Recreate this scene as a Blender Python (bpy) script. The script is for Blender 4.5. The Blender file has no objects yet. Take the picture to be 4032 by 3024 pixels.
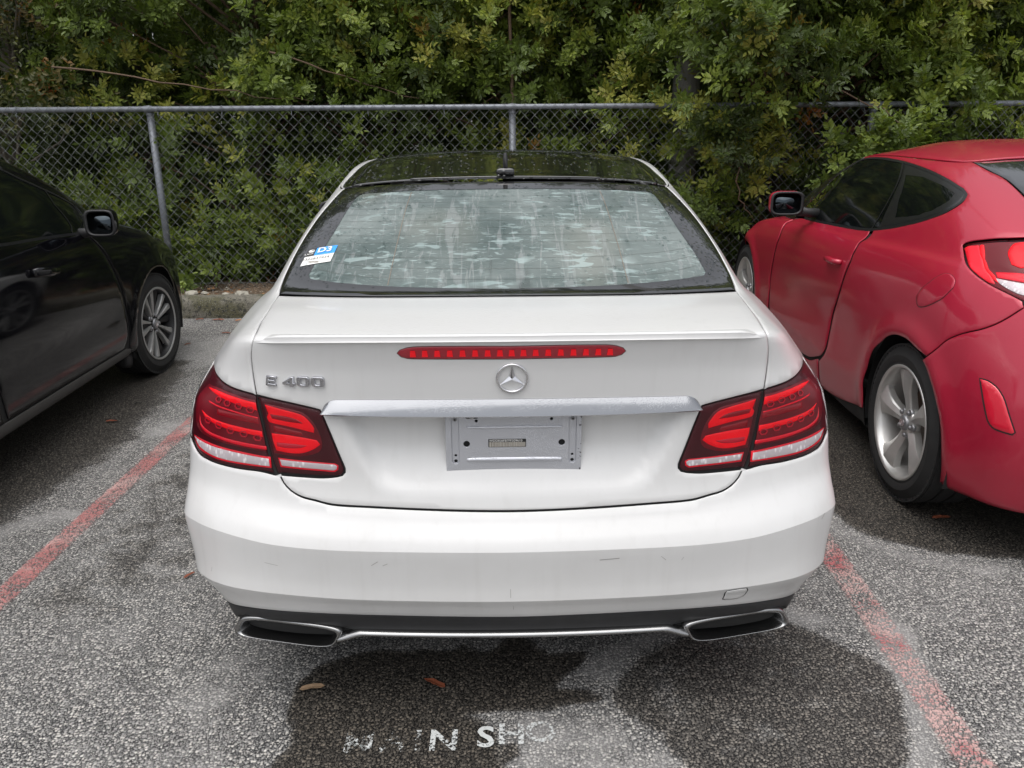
import bpy, bmesh, math, random
import numpy as np
from mathutils import Vector, Matrix
from mathutils.geometry import delaunay_2d_cdt

rng = np.random.default_rng(7)
random.seed(7)
scene = bpy.context.scene
col = scene.collection
R = math.radians

# ================================================================ camera
cam_data = bpy.data.cameras.new('camera')
cam_data.sensor_fit = 'HORIZONTAL'; cam_data.sensor_width = 36.0
cam_data.lens = 36.0*3245.0/4032.0
cam_data.clip_start = .05; cam_data.clip_end = 900.0
cam = bpy.data.objects.new('camera', cam_data); col.objects.link(cam)
pitch, yaw, roll = R(18.3), R(.55), R(.35)
fw = Vector((math.sin(yaw)*math.cos(pitch), math.cos(yaw)*math.cos(pitch), -math.sin(pitch)))
rt = Vector((math.cos(yaw), -math.sin(yaw), 0)); up = rt.cross(fw)
r2 = rt*math.cos(roll)-up*math.sin(roll); u2 = up*math.cos(roll)+rt*math.sin(roll)
mw = Matrix((r2, u2, -fw)).transposed().to_4x4(); mw.translation = Vector((0, 0, 1.57))
cam.matrix_world = mw
scene.camera = cam

# ================================================================ overcast sky and weak, wide sun
SUN_EL, SUN_AZ = R(76), R(205)          # azimuth clockwise from +Y: behind the camera, a little to the left
world = bpy.data.worlds.new('World'); scene.world = world; world.use_nodes = True
wn, wl = world.node_tree.nodes, world.node_tree.links
wn.clear()
sky = wn.new('ShaderNodeTexSky'); sky.sky_type = 'NISHITA'; sky.sun_disc = False
sky.sun_elevation = SUN_EL; sky.sun_rotation = SUN_AZ
sky.air_density = 1.0; sky.dust_density = 4.0; sky.ozone_density = 1.0
hs = wn.new('ShaderNodeHueSaturation'); hs.inputs['Saturation'].default_value = .22
bg = wn.new('ShaderNodeBackground'); bg.inputs['Strength'].default_value = .15
wo = wn.new('ShaderNodeOutputWorld')
wl.new(sky.outputs[0], hs.inputs['Color']); wl.new(hs.outputs[0], bg.inputs['Color']); wl.new(bg.outputs[0], wo.inputs['Surface'])
sd = bpy.data.lights.new('sun', 'SUN'); sd.energy = 1.15; sd.angle = R(85); sd.color = (1, .985, .965)
sun = bpy.data.objects.new('sun', sd); col.objects.link(sun)
sdir = Vector((math.sin(SUN_AZ)*math.cos(SUN_EL), math.cos(SUN_AZ)*math.cos(SUN_EL), math.sin(SUN_EL)))
sun.rotation_euler = sdir.to_track_quat('Z', 'Y').to_euler()
sun.location = sdir*30
vs = scene.view_settings
vs.view_transform = 'Standard'; vs.look = 'None'; vs.gamma = 1.0; vs.use_curve_mapping = False
vs.exposure = .52
scene.render.engine = 'CYCLES'
scene.cycles.use_denoising = True
scene.cycles.max_bounces = 8; scene.cycles.transparent_max_bounces = 12

# ================================================================ small helpers
def tag(o, label=None, cat=None, group=None, kind=None):
    if label: o['label'] = label
    if cat: o['category'] = cat
    if group: o['group'] = group
    if kind: o['kind'] = kind
    return o
def link(name, me, parent=None, mat=None):
    o = bpy.data.objects.new(name, me); col.objects.link(o)
    if parent: o.parent = parent
    if mat is not None and me is not None and not len(me.materials): me.materials.append(mat)
    return o
def empty(name, loc=(0, 0, 0), rz=0, parent=None):
    o = bpy.data.objects.new(name, None); col.objects.link(o)
    o.location = loc; o.rotation_euler = (0, 0, rz); o.empty_display_size = .2
    if parent: o.parent = parent
    return o
def mesh(name, V, F, smooth=True):
    me = bpy.data.meshes.new(name)
    me.from_pydata([tuple(map(float, v)) for v in V], [], [tuple(int(i) for i in f) for f in F])
    if smooth and len(me.polygons): me.polygons.foreach_set('use_smooth', [True]*len(me.polygons))
    me.update()
    return me
def mesh_np(name, V, Q, smooth=False, attrs=None):
    """V (n,3), Q (m,k): many faces of the same size at once"""
    V = np.asarray(V, np.float32); Q = np.asarray(Q, np.int32); m, k = Q.shape
    me = bpy.data.meshes.new(name)
    me.vertices.add(len(V)); me.vertices.foreach_set('co', V.ravel())
    me.loops.add(m*k); me.loops.foreach_set('vertex_index', Q.ravel())
    me.polygons.add(m); me.polygons.foreach_set('loop_start', np.arange(0, m*k, k, dtype=np.int32))
    me.polygons.foreach_set('loop_total', np.full(m, k, np.int32))
    if smooth: me.polygons.foreach_set('use_smooth', np.ones(m, bool))
    for n, a in (attrs or {}).items():
        at = me.attributes.new(n, 'FLOAT', 'POINT'); at.data.foreach_set('value', np.asarray(a, np.float32))
    me.update(calc_edges=True); me.validate()
    return me
def obj_np(name, V, Q, mat, parent=None, smooth=True): return link(name, mesh_np(name, V, Q, smooth), parent, mat)

class MB:
    """collects simple shapes into one mesh"""
    def __init__(s): s.V, s.F = [], []
    def add(s, V, F):
        b = len(s.V); s.V += [tuple(v) for v in V]; s.F += [tuple(i+b for i in f) for f in F]; return s
    def box(s, c, d, rz=0):
        x, y, z = d[0]/2, d[1]/2, d[2]/2; ca, sa = math.cos(rz), math.sin(rz)
        P = [(i*x, j*y, k*z) for i in (-1, 1) for j in (-1, 1) for k in (-1, 1)]
        P = [(c[0]+a*ca-b*sa, c[1]+a*sa+b*ca, c[2]+e) for a, b, e in P]
        return s.add(P, [(0, 1, 3, 2), (4, 6, 7, 5), (0, 4, 5, 1), (2, 3, 7, 6), (0, 2, 6, 4), (1, 5, 7, 3)])
    def tube(s, pts, rad, n=8, cap=True):
        pts = [Vector(p) for p in pts]; m = len(pts)
        rad = rad if isinstance(rad, (list, tuple)) else [rad]*m
        V = []; ref = None
        for i, p in enumerate(pts):
            d = (pts[min(i+1, m-1)]-pts[max(i-1, 0)]).normalized()
            a = Vector((0, 0, 1)) if abs(d.z) < .9 else Vector((1, 0, 0))
            if ref is not None: a = ref
            u = (a-d*a.dot(d)).normalized(); ref = u; w = d.cross(u)
            V += [p+(u*math.cos(2*math.pi*k/n)+w*math.sin(2*math.pi*k/n))*rad[i] for k in range(n)]
        F = [(i*n+k, i*n+(k+1) % n, (i+1)*n+(k+1) % n, (i+1)*n+k) for i in range(m-1) for k in range(n)]
        if cap: F += [tuple(reversed(range(n))), tuple((m-1)*n+k for k in range(n))]
        return s.add(V, F)
    def lathe(s, prof, n=48, axis='x', c=(0, 0, 0)):
        V = []
        for a, r in prof:
            for k in range(n):
                th = 2*math.pi*k/n; p, q = r*math.cos(th), r*math.sin(th)
                v = (a, p, q) if axis == 'x' else (p, a, q) if axis == 'y' else (p, q, a)
                V.append((v[0]+c[0], v[1]+c[1], v[2]+c[2]))
        m = len(prof)
        F = [(i*n+k, i*n+(k+1) % n, (i+1)*n+(k+1) % n, (i+1)*n+k) for i in range(m-1) for k in range(n)]
        return s.add(V, F)
    def sections(s, secs, n=32, cap0=True, cap1=True):
        """rings of superellipses: (y, cx, cz, half width, half height, power, shear)"""
        V = []
        for sec in secs:
            y, cx, cz, hw, hh, p = sec[:6]; sh = sec[6] if len(sec) > 6 else 0
            for k in range(n):
                a = 2*math.pi*k/n; ca, sa = math.cos(a), math.sin(a)
                X = hw*math.copysign(abs(ca)**(2/p), ca); Z = hh*math.copysign(abs(sa)**(2/p), sa)
                V.append((cx+X+sh*Z, y, cz+Z))
        m = len(secs)
        F = [(i*n+k, (i+1)*n+k, (i+1)*n+(k+1) % n, i*n+(k+1) % n) for i in range(m-1) for k in range(n)]
        if cap0: F.append(tuple(range(n)))
        if cap1: F.append(tuple(reversed([(m-1)*n+k for k in range(n)])))
        return s.add(V, F)
    def mesh(s, name, smooth=True, fix=True):
        me = mesh(name, s.V, s.F, smooth)
        if fix:
            bm = bmesh.new(); bm.from_mesh(me); bmesh.ops.recalc_face_normals(bm, faces=bm.faces); bm.to_mesh(me); bm.free()
        return me
    def obj(s, name, mat, parent=None, smooth=True, sharp=None):
        me = s.mesh(name, smooth); o = link(name, me, parent, mat)
        if sharp: sharpen(me, sharp)
        return o
def sharpen(me, deg=35):
    bm = bmesh.new(); bm.from_mesh(me)
    for e in bm.edges:
        if len(e.link_faces) == 2 and e.calc_face_angle(0) > R(deg): e.smooth = False
    bm.to_mesh(me); bm.free()

def flat_shape(loops, ext=.002, bev=0.0, bres=2):
    """filled outline (first loop) with holes, extruded and bevelled; lies in XY, faces +Z"""
    cu = bpy.data.curves.new('shape', 'CURVE'); cu.dimensions = '2D'; cu.fill_mode = 'BOTH'
    cu.extrude = ext; cu.bevel_depth = bev; cu.bevel_resolution = bres
    if bev: cu.offset = -bev
    for lp in loops:
        sp = cu.splines.new('POLY'); sp.points.add(len(lp)-1); sp.use_cyclic_u = True
        for p, q in zip(sp.points, lp): p.co = (q[0], q[1], 0, 1)
    o = bpy.data.objects.new('shape', cu); col.objects.link(o)
    dg = bpy.context.evaluated_depsgraph_get(); dg.update()
    me = bpy.data.meshes.new_from_object(o.evaluated_get(dg))
    bpy.data.objects.remove(o); bpy.data.curves.remove(cu)
    return me
def text_shape(txt, size=.1, ext=0.0, width=1.0, shear=0.0, bold=0.0, align='CENTER'):
    cu = bpy.data.curves.new('txt', 'FONT'); cu.body = txt; cu.size = size; cu.extrude = ext; cu.shear = shear
    cu.align_x = align; cu.align_y = 'CENTER'; cu.offset = bold; cu.fill_mode = 'BOTH' if ext else 'FRONT'; cu.resolution_u = 3
    o = bpy.data.objects.new('txt', cu); col.objects.link(o)
    dg = bpy.context.evaluated_depsgraph_get(); dg.update()
    me = bpy.data.meshes.new_from_object(o.evaluated_get(dg))
    bpy.data.objects.remove(o); bpy.data.curves.remove(cu)
    if width != 1: me.transform(Matrix.Diagonal((width, 1, 1, 1)))
    return me
def rrect(w, h, r, n=6, cx=0, cy=0):
    P = []
    for sx, sy, a0 in ((1, 1, 0), (-1, 1, 90), (-1, -1, 180), (1, -1, 270)):
        for k in range(n+1):
            a = R(a0+90*k/n); P.append((cx+sx*(w/2-r)+r*math.cos(a), cy+sy*(h/2-r)+r*math.sin(a)))
    return P
def circle(r, n=20, cx=0, cy=0): return [(cx+r*math.cos(2*math.pi*k/n), cy+r*math.sin(2*math.pi*k/n)) for k in range(n)]

# ================================================================ materials
class N:
    """node shorthand"""
    def __init__(s, name):
        s.m = bpy.data.materials.new(name); s.m.use_nodes = True
        s.t = s.m.node_tree; s.n = s.t.nodes; s.l = s.t.links; s.n.clear()
        s.out = s.n.new('ShaderNodeOutputMaterial')
    def new(s, typ, **kw):
        nd = s.n.new(typ)
        for k, v in kw.items(): setattr(nd, k, v)
        return nd
    def put(s, sock, v):
        if hasattr(v, 'links') or hasattr(v, 'is_linked'): s.l.new(v, sock)
        elif isinstance(v, (tuple, list)) and len(v) == 3 and sock.type == 'RGBA': sock.default_value = (*v, 1)
        else: sock.default_value = v
    def math(s, op, a, b=0.0, c=0.0, clamp=False):
        nd = s.new('ShaderNodeMath', operation=op, use_clamp=clamp)
        for i, v in enumerate((a, b, c)): s.put(nd.inputs[i], v)
        return nd.outputs[0]
    def mix(s, f, a, b, typ='MIX'):
        nd = s.new('ShaderNodeMix', data_type='RGBA', blend_type=typ)
        s.put(nd.inputs['Factor'], f); s.put(nd.inputs['A'], a); s.put(nd.inputs['B'], b)
        return nd.outputs['Result']
    def step(s, v, a, b, lo=0.0, hi=1.0):
        nd = s.new('ShaderNodeMapRange', interpolation_type='SMOOTHSTEP')
        s.put(nd.inputs['Value'], v); nd.inputs['From Min'].default_value = a; nd.inputs['From Max'].default_value = b
        nd.inputs['To Min'].default_value = lo; nd.inputs['To Max'].default_value = hi
        return nd.outputs[0]
    def ramp(s, f, stops):
        nd = s.new('ShaderNodeValToRGB'); cr = nd.color_ramp
        while len(cr.elements) < len(stops): cr.elements.new(.5)
        for e, (p, c) in zip(cr.elements, stops): e.position = p; e.color = (*c, 1)
        s.put(nd.inputs[0], f); return nd.outputs[0]
    def coord(s, kind='Object', scale=(1, 1, 1)):
        tc = s.new('ShaderNodeTexCoord'); o = tc.outputs[kind]
        if scale != (1, 1, 1):
            mp = s.new('ShaderNodeMapping'); mp.inputs['Scale'].default_value = scale; s.l.new(o, mp.inputs[0]); o = mp.outputs[0]
        return o
    def noise(s, v, scale, detail=3, rough=.55, dist=0.0):
        nd = s.new('ShaderNodeTexNoise'); s.put(nd.inputs['Vector'], v); nd.inputs['Scale'].default_value = scale
        nd.inputs['Detail'].default_value = detail; nd.inputs['Roughness'].default_value = rough; nd.inputs['Distortion'].default_value = dist
        return nd.outputs['Fac']
    def vor(s, v, scale, feat='F1', dims='3D', rnd=1.0):
        nd = s.new('ShaderNodeTexVoronoi', feature=feat, voronoi_dimensions=dims); s.put(nd.inputs['Vector'], v)
        nd.inputs['Scale'].default_value = scale; nd.inputs['Randomness'].default_value = rnd
        return nd
    def bump(s, h, strength, dist=.01, normal=None):
        nd = s.new('ShaderNodeBump'); s.put(nd.inputs['Height'], h); nd.inputs['Strength'].default_value = strength; nd.inputs['Distance'].default_value = dist
        if normal is not None: s.put(nd.inputs['Normal'], normal)
        return nd.outputs[0]
    def attr(s, name):
        nd = s.new('ShaderNodeAttribute'); nd.attribute_name = name; return nd.outputs['Fac']
    def pbsdf(s, **kw):
        nd = s.new('ShaderNodeBsdfPrincipled')
        for k, v in kw.items(): s.put(nd.inputs[k.replace('_', ' ')], v)
        return nd
    def done(s, sh):
        s.l.new(sh if not hasattr(sh, 'outputs') else sh.outputs[0], s.out.inputs['Surface']); return s.m

def simple(name, c, rough=.5, metal=0.0, coat=0.0, crough=.05, spec=.5, var=0.0, vscale=8.0):
    n = N(name); cc = c
    if var:
        f = n.noise(n.coord(), vscale, 4)
        cc = n.mix(f, tuple(x*(1-var) for x in c), tuple(min(1, x*(1+var)) for x in c))
    return n.done(n.pbsdf(Base_Color=cc, Roughness=rough, Metallic=metal, Coat_Weight=coat, Coat_Roughness=crough, Specular_IOR_Level=spec))

def paint(name, c, dirt=(.30, .28, .25), damt=.12, rough=.4, metal=0.0, coat=1.0, crough=.04, beads=.0, streak=.0, spec=.5, bsc=75, bdist=.004, bvec=(1, 1, 1)):
    """car paint with a film of road dust, runs and, where asked, water beads"""
    n = N(name); v = n.coord()
    d1 = n.noise(v, 2.2, 5, .62); d2 = n.noise(v, 14, 4)
    sv = n.coord('Object', (30, 30, 1.6)); st = n.noise(sv, 1.0, 3, .6)
    tc = n.new('ShaderNodeSeparateXYZ'); n.l.new(v, tc.inputs[0])
    low = n.step(tc.outputs[2], .95, .28)
    f = n.math('MULTIPLY', n.math('ADD', n.math('MULTIPLY', d1, .7), n.math('MULTIPLY', d2, .3)), damt)
    f = n.math('MULTIPLY', f, n.math('ADD', n.math('MULTIPLY', low, 1.4), .5))
    if streak: f = n.math('ADD', f, n.math('MULTIPLY', n.step(st, .5, .75), streak))
    cc = n.mix(n.math('MINIMUM', f, .9), c, dirt)
    sp = n.vor(v, 130); spk = n.step(sp.outputs['Distance'], .055, .03); spk = n.math('MULTIPLY', spk, n.step(n.noise(v, 5), .55, .75))
    cc = n.mix(n.math('MULTIPLY', spk, .35 if damt > 0 else 0.0), cc, (.12, .10, .08))
    ro = n.math('ADD', rough, n.math('MULTIPLY', f, .5))
    kw = {}
    if beads:
        b = n.vor(v if bvec == (1, 1, 1) else n.coord('Object', bvec), bsc); h = n.step(b.outputs['Distance'], .42, .10); msk = n.step(n.noise(v, 3.1, 3), .46, .62) if bdist < .01 else n.step(n.noise(v, 6, 4, .7), .38, .55)
        kw['Coat_Normal'] = n.bump(n.math('MULTIPLY', h, msk), beads, bdist); kw['Normal'] = n.bump(n.math('MULTIPLY', h, msk), beads*.4, .002)
    return n.done(n.pbsdf(Base_Color=cc, Roughness=ro, Metallic=metal, Coat_Weight=coat, Coat_Roughness=n.math('ADD', crough, n.math('MULTIPLY', f, .4)), Specular_IOR_Level=spec, **kw))

def lens(name, tint=(1, 1, 1), rough=.03):
    """clear plastic over a lamp: see-through with a glossy face"""
    n = N(name)
    tr = n.new('ShaderNodeBsdfTransparent'); tr.inputs[0].default_value = (*tint, 1)
    gl = n.new('ShaderNodeBsdfGlossy'); gl.inputs['Roughness'].default_value = rough
    fr = n.new('ShaderNodeFresnel'); fr.inputs[0].default_value = 1.14
    mx = n.new('ShaderNodeMixShader'); n.l.new(fr.outputs[0], mx.inputs[0]); n.l.new(tr.outputs[0], mx.inputs[1]); n.l.new(gl.outputs[0], mx.inputs[2])
    return n.done(mx)

M = {}
M['white'] = paint('white_paint', (.675, .672, .668), dirt=(.27, .25, .215), damt=.21, streak=.05, rough=.34, coat=.8, crough=.08, beads=.06)
M['red'] = paint('red_paint', (.40, .006, .032), dirt=(.33, .12, .14), damt=.035, rough=.42, metal=.2, coat=.85, crough=.09, streak=.03)
M['black'] = paint('black_paint', (.003, .003, .0042), dirt=(.035, .033, .032), damt=.07, rough=.6, coat=1.0, crough=.05, streak=.05, spec=.0)
M['shell'] = simple('black_underbody', (.012, .012, .012), .8)
M['gloss_black'] = paint('gloss_black', (.008, .008, .009), dirt=(.1, .1, .1), damt=.10, rough=.16, coat=1, crough=.04, beads=1.0, bsc=42, bdist=.030, bvec=(1, .22, 1))
M['frit'] = paint('black_glass_border', (.010, .010, .011), dirt=(.12, .12, .12), damt=.06, rough=.10, coat=.9, crough=.03, beads=.4)
M['plastic'] = simple('black_plastic', (.022, .022, .023), .55, var=.3, vscale=40)
M['rubber'] = simple('tyre_rubber', (.016, .016, .016), .75, var=.35, vscale=25)
M['tint_glass'] = simple('tinted_glass', (.004, .005, .005), .06, spec=.38)
M['darkred'] = simple('lamp_housing', (.050, .002, .006), .3)
M['bowl'] = simple('lamp_bowl', (.15, .003, .010), .3, var=.5, vscale=18)
M['redbar'] = simple('red_light_bar', (1.0, .012, .022), .2, spec=.3)
M['reddim'] = simple('red_reflector', (.26, .006, .014), .25)
M['redtrim'] = simple('red_trim', (.75, .010, .028), .25)
M['lens'] = lens('clear_lens')
M['lampclear'] = (lambda n: n.done(n.pbsdf(Base_Color=n.mix(n.step(n.vor(n.coord('Object', (1, 1, .5)), 95).outputs['Distance'], .1, .5), (.97, .93, .94), (.60, .54, .56)), Roughness=.15, Metallic=.1)))(N('clear_lamp_optics'))
M['hexred'] = simple('led_ring', (.5, .012, .03), .3)
M['cap_grey'] = simple('cap_grey', (.30, .30, .31), .35, .7)
M['alloy'] = simple('silver_alloy', (.62, .61, .59), .36, .7, var=.2, vscale=14)
M['alloy_face'] = simple('machined_alloy', (.36, .36, .35), .35, .4, var=.15, vscale=14)
M['alloy_dark'] = simple('dark_alloy', (.010, .010, .011), .5, .0)
M['brake'] = simple('rusty_brake', (.10, .06, .04), .6, .4, var=.4, vscale=20)
M['bore'] = simple('black_bore', (.006, .006, .006), .7)  # near-black for pipe bores, wheel backs and bracket holes
M['seat'] = simple('grey_upholstery', (.40, .39, .37), .7, var=.1)
M['badge'] = simple('badge_chrome', (.55, .55, .58), .10, 1.0)
M['ink'] = simple('black_ink', (.015, .015, .015), .6)
M['sticker_white'] = simple('sticker_white', (.78, .77, .74), .5)
M['sticker_blue'] = simple('sticker_blue', (.03, .30, .80), .45)
M['barcode'] = (lambda n: n.done(n.pbsdf(Base_Color=n.mix(n.step(n.noise(n.coord('Object', (1, 0, 0)), 900, 2, .9), .47, .53), (.55, .52, .46), (.05, .04, .03)), Roughness=.5)))(N('barcode_print'))
def wet_metal(name, c, rough, sc, amt, metal=1.0):
    n = N(name); v = n.coord(); b = n.vor(v, sc); h = n.step(b.outputs['Distance'], .45, .12)
    msk = n.step(n.noise(v, 16, 3), .42, .56); h = n.math('MULTIPLY', h, msk)
    return n.done(n.pbsdf(Base_Color=c, Metallic=metal, Roughness=rough, Normal=n.bump(h, amt, .003)))
M['chrome'] = wet_metal('beaded_chrome', (.345, .35, .362), .13, 300, .08)
M['chrome_plain'] = simple('chrome', (.80, .80, .82), .12, 1.0)
M['satin'] = simple('satin_steel', (.34, .34, .34), .26, 1.0)
def bracket_mat():
    n = N('chipped_bracket'); v = n.coord()
    b = n.vor(v, 330); h = n.step(b.outputs['Distance'], .45, .12); msk = n.step(n.noise(v, 18, 3), .40, .56); h = n.math('MULTIPLY', h, msk)
    sx = n.new('ShaderNodeSeparateXYZ'); n.l.new(v, sx.inputs[0])
    edge = n.math('MAXIMUM', n.step(sx.outputs[0], .150, .172), n.step(sx.outputs[2], .706, .688))
    chip = n.step(n.math('ADD', n.noise(v, 45, 3, .6), n.math('MULTIPLY', edge, .20)), .74, .78)
    cc = n.mix(chip, (.55, .56, .595), (.03, .026, .024))
    return n.done(n.pbsdf(Base_Color=cc, Metallic=n.math('SUBTRACT', .55, n.math('MULTIPLY', chip, .5)), Roughness=.36, Normal=n.bump(n.math('SUBTRACT', n.math('MULTIPLY', h, .7), n.math('MULTIPLY', chip, .5)), .45, .002)))
M['bracket'] = bracket_mat()
def fogged_glass():
    """rear screen misted over: water lying along the heater wires, runs, and a film between"""
    n = N('misted_glass'); v = n.coord()
    sx = n.new('ShaderNodeSeparateXYZ'); n.l.new(v, sx.inputs[0])
    pud = n.noise(n.coord('Object', (12, 36, 46)), 1.0, 2, .5, .35); pud2 = n.noise(n.coord('Object', (34, 75, 95)), 1.0, 2, .6, .3)
    puddle = n.math('MAXIMUM', n.step(pud, .575, .63), n.math('MULTIPLY', n.step(pud2, .60, .65), .6)); puddle = n.math('MULTIPLY', puddle, n.step(n.noise(v, 6.5, 3, .65), .38, .54, .15, 1.0))
    run = n.step(n.noise(n.coord('Object', (30, 3.0, 3.0)), 1.0, 4, .62, 1.6), .545, .62)
    clear = n.step(n.noise(n.coord('Object', (9, 1.6, 1.6)), 1.0, 3, .6, .8), .60, .72)
    film = n.noise(v, 3.0, 4, .6)
    seat = n.step(n.noise(n.coord('Object', (3.2, 1.5, 1.5)), 1.0, 1), .50, .68)
    cc = n.mix(n.step(film, .3, .7), (.085, .115, .110), (.21, .245, .235))
    cc = n.mix(n.math('MULTIPLY', seat, .35), cc, (.27, .27, .23))
    cc = n.mix(n.math('MULTIPLY', run, .40), cc, (.32, .34, .34))
    cc = n.mix(n.math('MULTIPLY', puddle, .52), cc, (.34, .43, .42))
    op = n.math('ADD', .80, n.math('MULTIPLY', puddle, .12)); op = n.math('SUBTRACT', op, n.math('MULTIPLY', clear, .32))
    dif = n.new('ShaderNodeBsdfDiffuse'); n.put(dif.inputs[0], cc)
    tr = n.new('ShaderNodeBsdfTransparent'); tr.inputs[0].default_value = (.55, .68, .64, 1)
    m1 = n.new('ShaderNodeMixShader'); n.put(m1.inputs[0], op); n.l.new(tr.outputs[0], m1.inputs[1]); n.l.new(dif.outputs[0], m1.inputs[2])
    gl = n.new('ShaderNodeBsdfGlossy'); gl.inputs['Roughness'].default_value = .06
    d = n.vor(v, 120); h = n.math('MULTIPLY', n.step(d.outputs['Distance'], .40, .12), n.step(n.noise(v, 7, 3), .45, .6))
    n.put(gl.inputs['Normal'], n.bump(h, .35, .004))
    fr = n.new('ShaderNodeFresnel'); fr.inputs[0].default_value = 1.45
    m2 = n.new('ShaderNodeMixShader'); n.l.new(fr.outputs[0], m2.inputs[0]); n.l.new(m1.outputs[0], m2.inputs[1]); n.l.new(gl.outputs[0], m2.inputs[2])
    return n.done(m2)
M['misted'] = fogged_glass()
M['water'] = lens('water_bead', (.80, .83, .83), .02)


# ---------------------------------------------------------------- smooth body surfaces
def _slopes(P):
    # modified Akima slopes along axis 0 (uniform knots)
    d = P[1:] - P[:-1]
    d = np.concatenate([2*d[:1]-d[1:2], d, 2*d[-1:]-d[-2:-1]], 0)
    d = np.concatenate([2*d[:1]-d[1:2], d, 2*d[-1:]-d[-2:-1]], 0)
    n = P.shape[0]
    d1, d2, d3, d4 = d[0:n], d[1:n+1], d[2:n+2], d[3:n+3]
    w1 = np.abs(d4-d3) + np.abs(d4+d3)*.5 + 1e-9
    w2 = np.abs(d2-d1) + np.abs(d2+d1)*.5 + 1e-9
    return (w1*d2 + w2*d3)/(w1+w2)

def _herm(P, M, i, f):
    f2, f3 = f*f, f*f*f
    return ((2*f3-3*f2+1)*P[i] + (f3-2*f2+f)*M[i] + (-2*f3+3*f2)*P[i+1] + (f3-f2)*M[i+1])

class Loft:
    """A car body skin: rings[s][t] of (x, y, z), t from the rear centre round the right side to the
    front centre, s from the sill up to the roof edge.  t < 0 is the mirrored left side."""
    def __init__(self, rings, detail=None):
        R = np.array(rings, float)                   # (S, T, 3)
        A = np.transpose(R, (1, 0, 2))               # (T, S, 3)
        m = np.array([-1, 1, 1.])
        self.T, self.S = A.shape[0]-1, A.shape[1]-1
        self.A = np.concatenate([A[2:0:-1]*m, A, A[-2:-4:-1]*m], 0)
        self.Ms = np.transpose(_slopes(np.transpose(self.A, (1, 0, 2))), (1, 0, 2))
        self.detail = detail
    def raw(self, t, s):
        t = np.asarray(t, float); s = np.asarray(s, float)
        sg = np.where(t < 0, -1., 1.); t = np.minimum(np.abs(t), self.T-1e-6)
        s = np.clip(s, 0, self.S-1e-6)
        j = s.astype(int); g = (s-j)[None, :, None]
        A = np.transpose(self.A, (1, 0, 2)); M = np.transpose(self.Ms, (1, 0, 2))
        g2, g3 = g*g, g*g*g
        i = t.astype(int)+2; f = (t-(i-2))[:, None]
        rows = []
        for k in range(-2, 4):                       # six rows round each point
            a0, a1 = A[j, i+k], A[j+1, i+k]; m0, m1 = M[j, i+k], M[j+1, i+k]
            h = (s-j)[:, None]; h2 = h*h; h3 = h2*h
            rows.append((2*h3-3*h2+1)*a0+(h3-2*h2+h)*m0+(-2*h3+3*h2)*a1+(h3-h2)*m1)
        d = [rows[k+1]-rows[k] for k in range(5)]
        def sl(d1, d2, d3, d4):
            w1 = np.abs(d4-d3)+np.abs(d4+d3)*.5+1e-9; w2 = np.abs(d2-d1)+np.abs(d2+d1)*.5+1e-9
            return (w1*d2+w2*d3)/(w1+w2)
        ma, mb = sl(d[0], d[1], d[2], d[3]), sl(d[1], d[2], d[3], d[4])
        f2, f3 = f*f, f*f*f
        P = (2*f3-3*f2+1)*rows[2]+(f3-2*f2+f)*ma+(-2*f3+3*f2)*rows[3]+(f3-f2)*mb
        P[:, 0] *= sg
        return P
    def base(self, t, s):
        P = self.raw(t, s)
        return self.detail(P, np.asarray(t, float), np.asarray(s, float)) if self.detail else P
    def __call__(self, t, s, off=0.0):
        P = self.base(t, s)
        if np.any(off):
            P = P + self.normal(t, s)*(np.asarray(off)[..., None] if np.ndim(off) else off)
        return P
    def normal(self, t, s):
        t = np.asarray(t, float); s = np.asarray(s, float); e = 1e-3
        du = self.base(t+e, s)-self.base(t-e, s)
        s0, s1 = np.maximum(s-e, 0), np.minimum(s+e, self.S-1e-5)
        dv = self.base(t, s1)-self.base(t, s0)
        n = np.cross(du, dv)
        return n/(np.linalg.norm(n, axis=1)[:, None]+1e-12)

def sstep(a, b, x):
    u = np.clip((x-a)/(b-a), 0, 1); return u*u*(3-2*u)

def poly_dist(px, py, poly):
    """signed distance to a closed polygon, positive inside"""
    V = np.array(poly, float); W = np.roll(V, -1, 0)
    best = np.full(px.shape, 1e9); ins = np.zeros(px.shape, bool)
    for (x0, y0), (x1, y1) in zip(V, W):
        dx, dy = x1-x0, y1-y0
        u = np.clip(((px-x0)*dx+(py-y0)*dy)/(dx*dx+dy*dy+1e-12), 0, 1)
        best = np.minimum(best, np.hypot(px-x0-u*dx, py-y0-u*dy))
        c = ((y0 > py) != (y1 > py)) & (px < (x1-x0)*(py-y0)/(y1-y0+1e-12)+x0)
        ins ^= c
    return np.where(ins, best, -best)

# ---------------------------------------------------------------- body skins of the three cars
def _ring(x, y, z):
    n = 17
    ex = lambda v: list(v)+[v[-1]]*(n-len(v)) if not isinstance(v, (int, float)) else [v]*n
    return list(zip(ex(x), ex(y), ex(z)))

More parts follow.
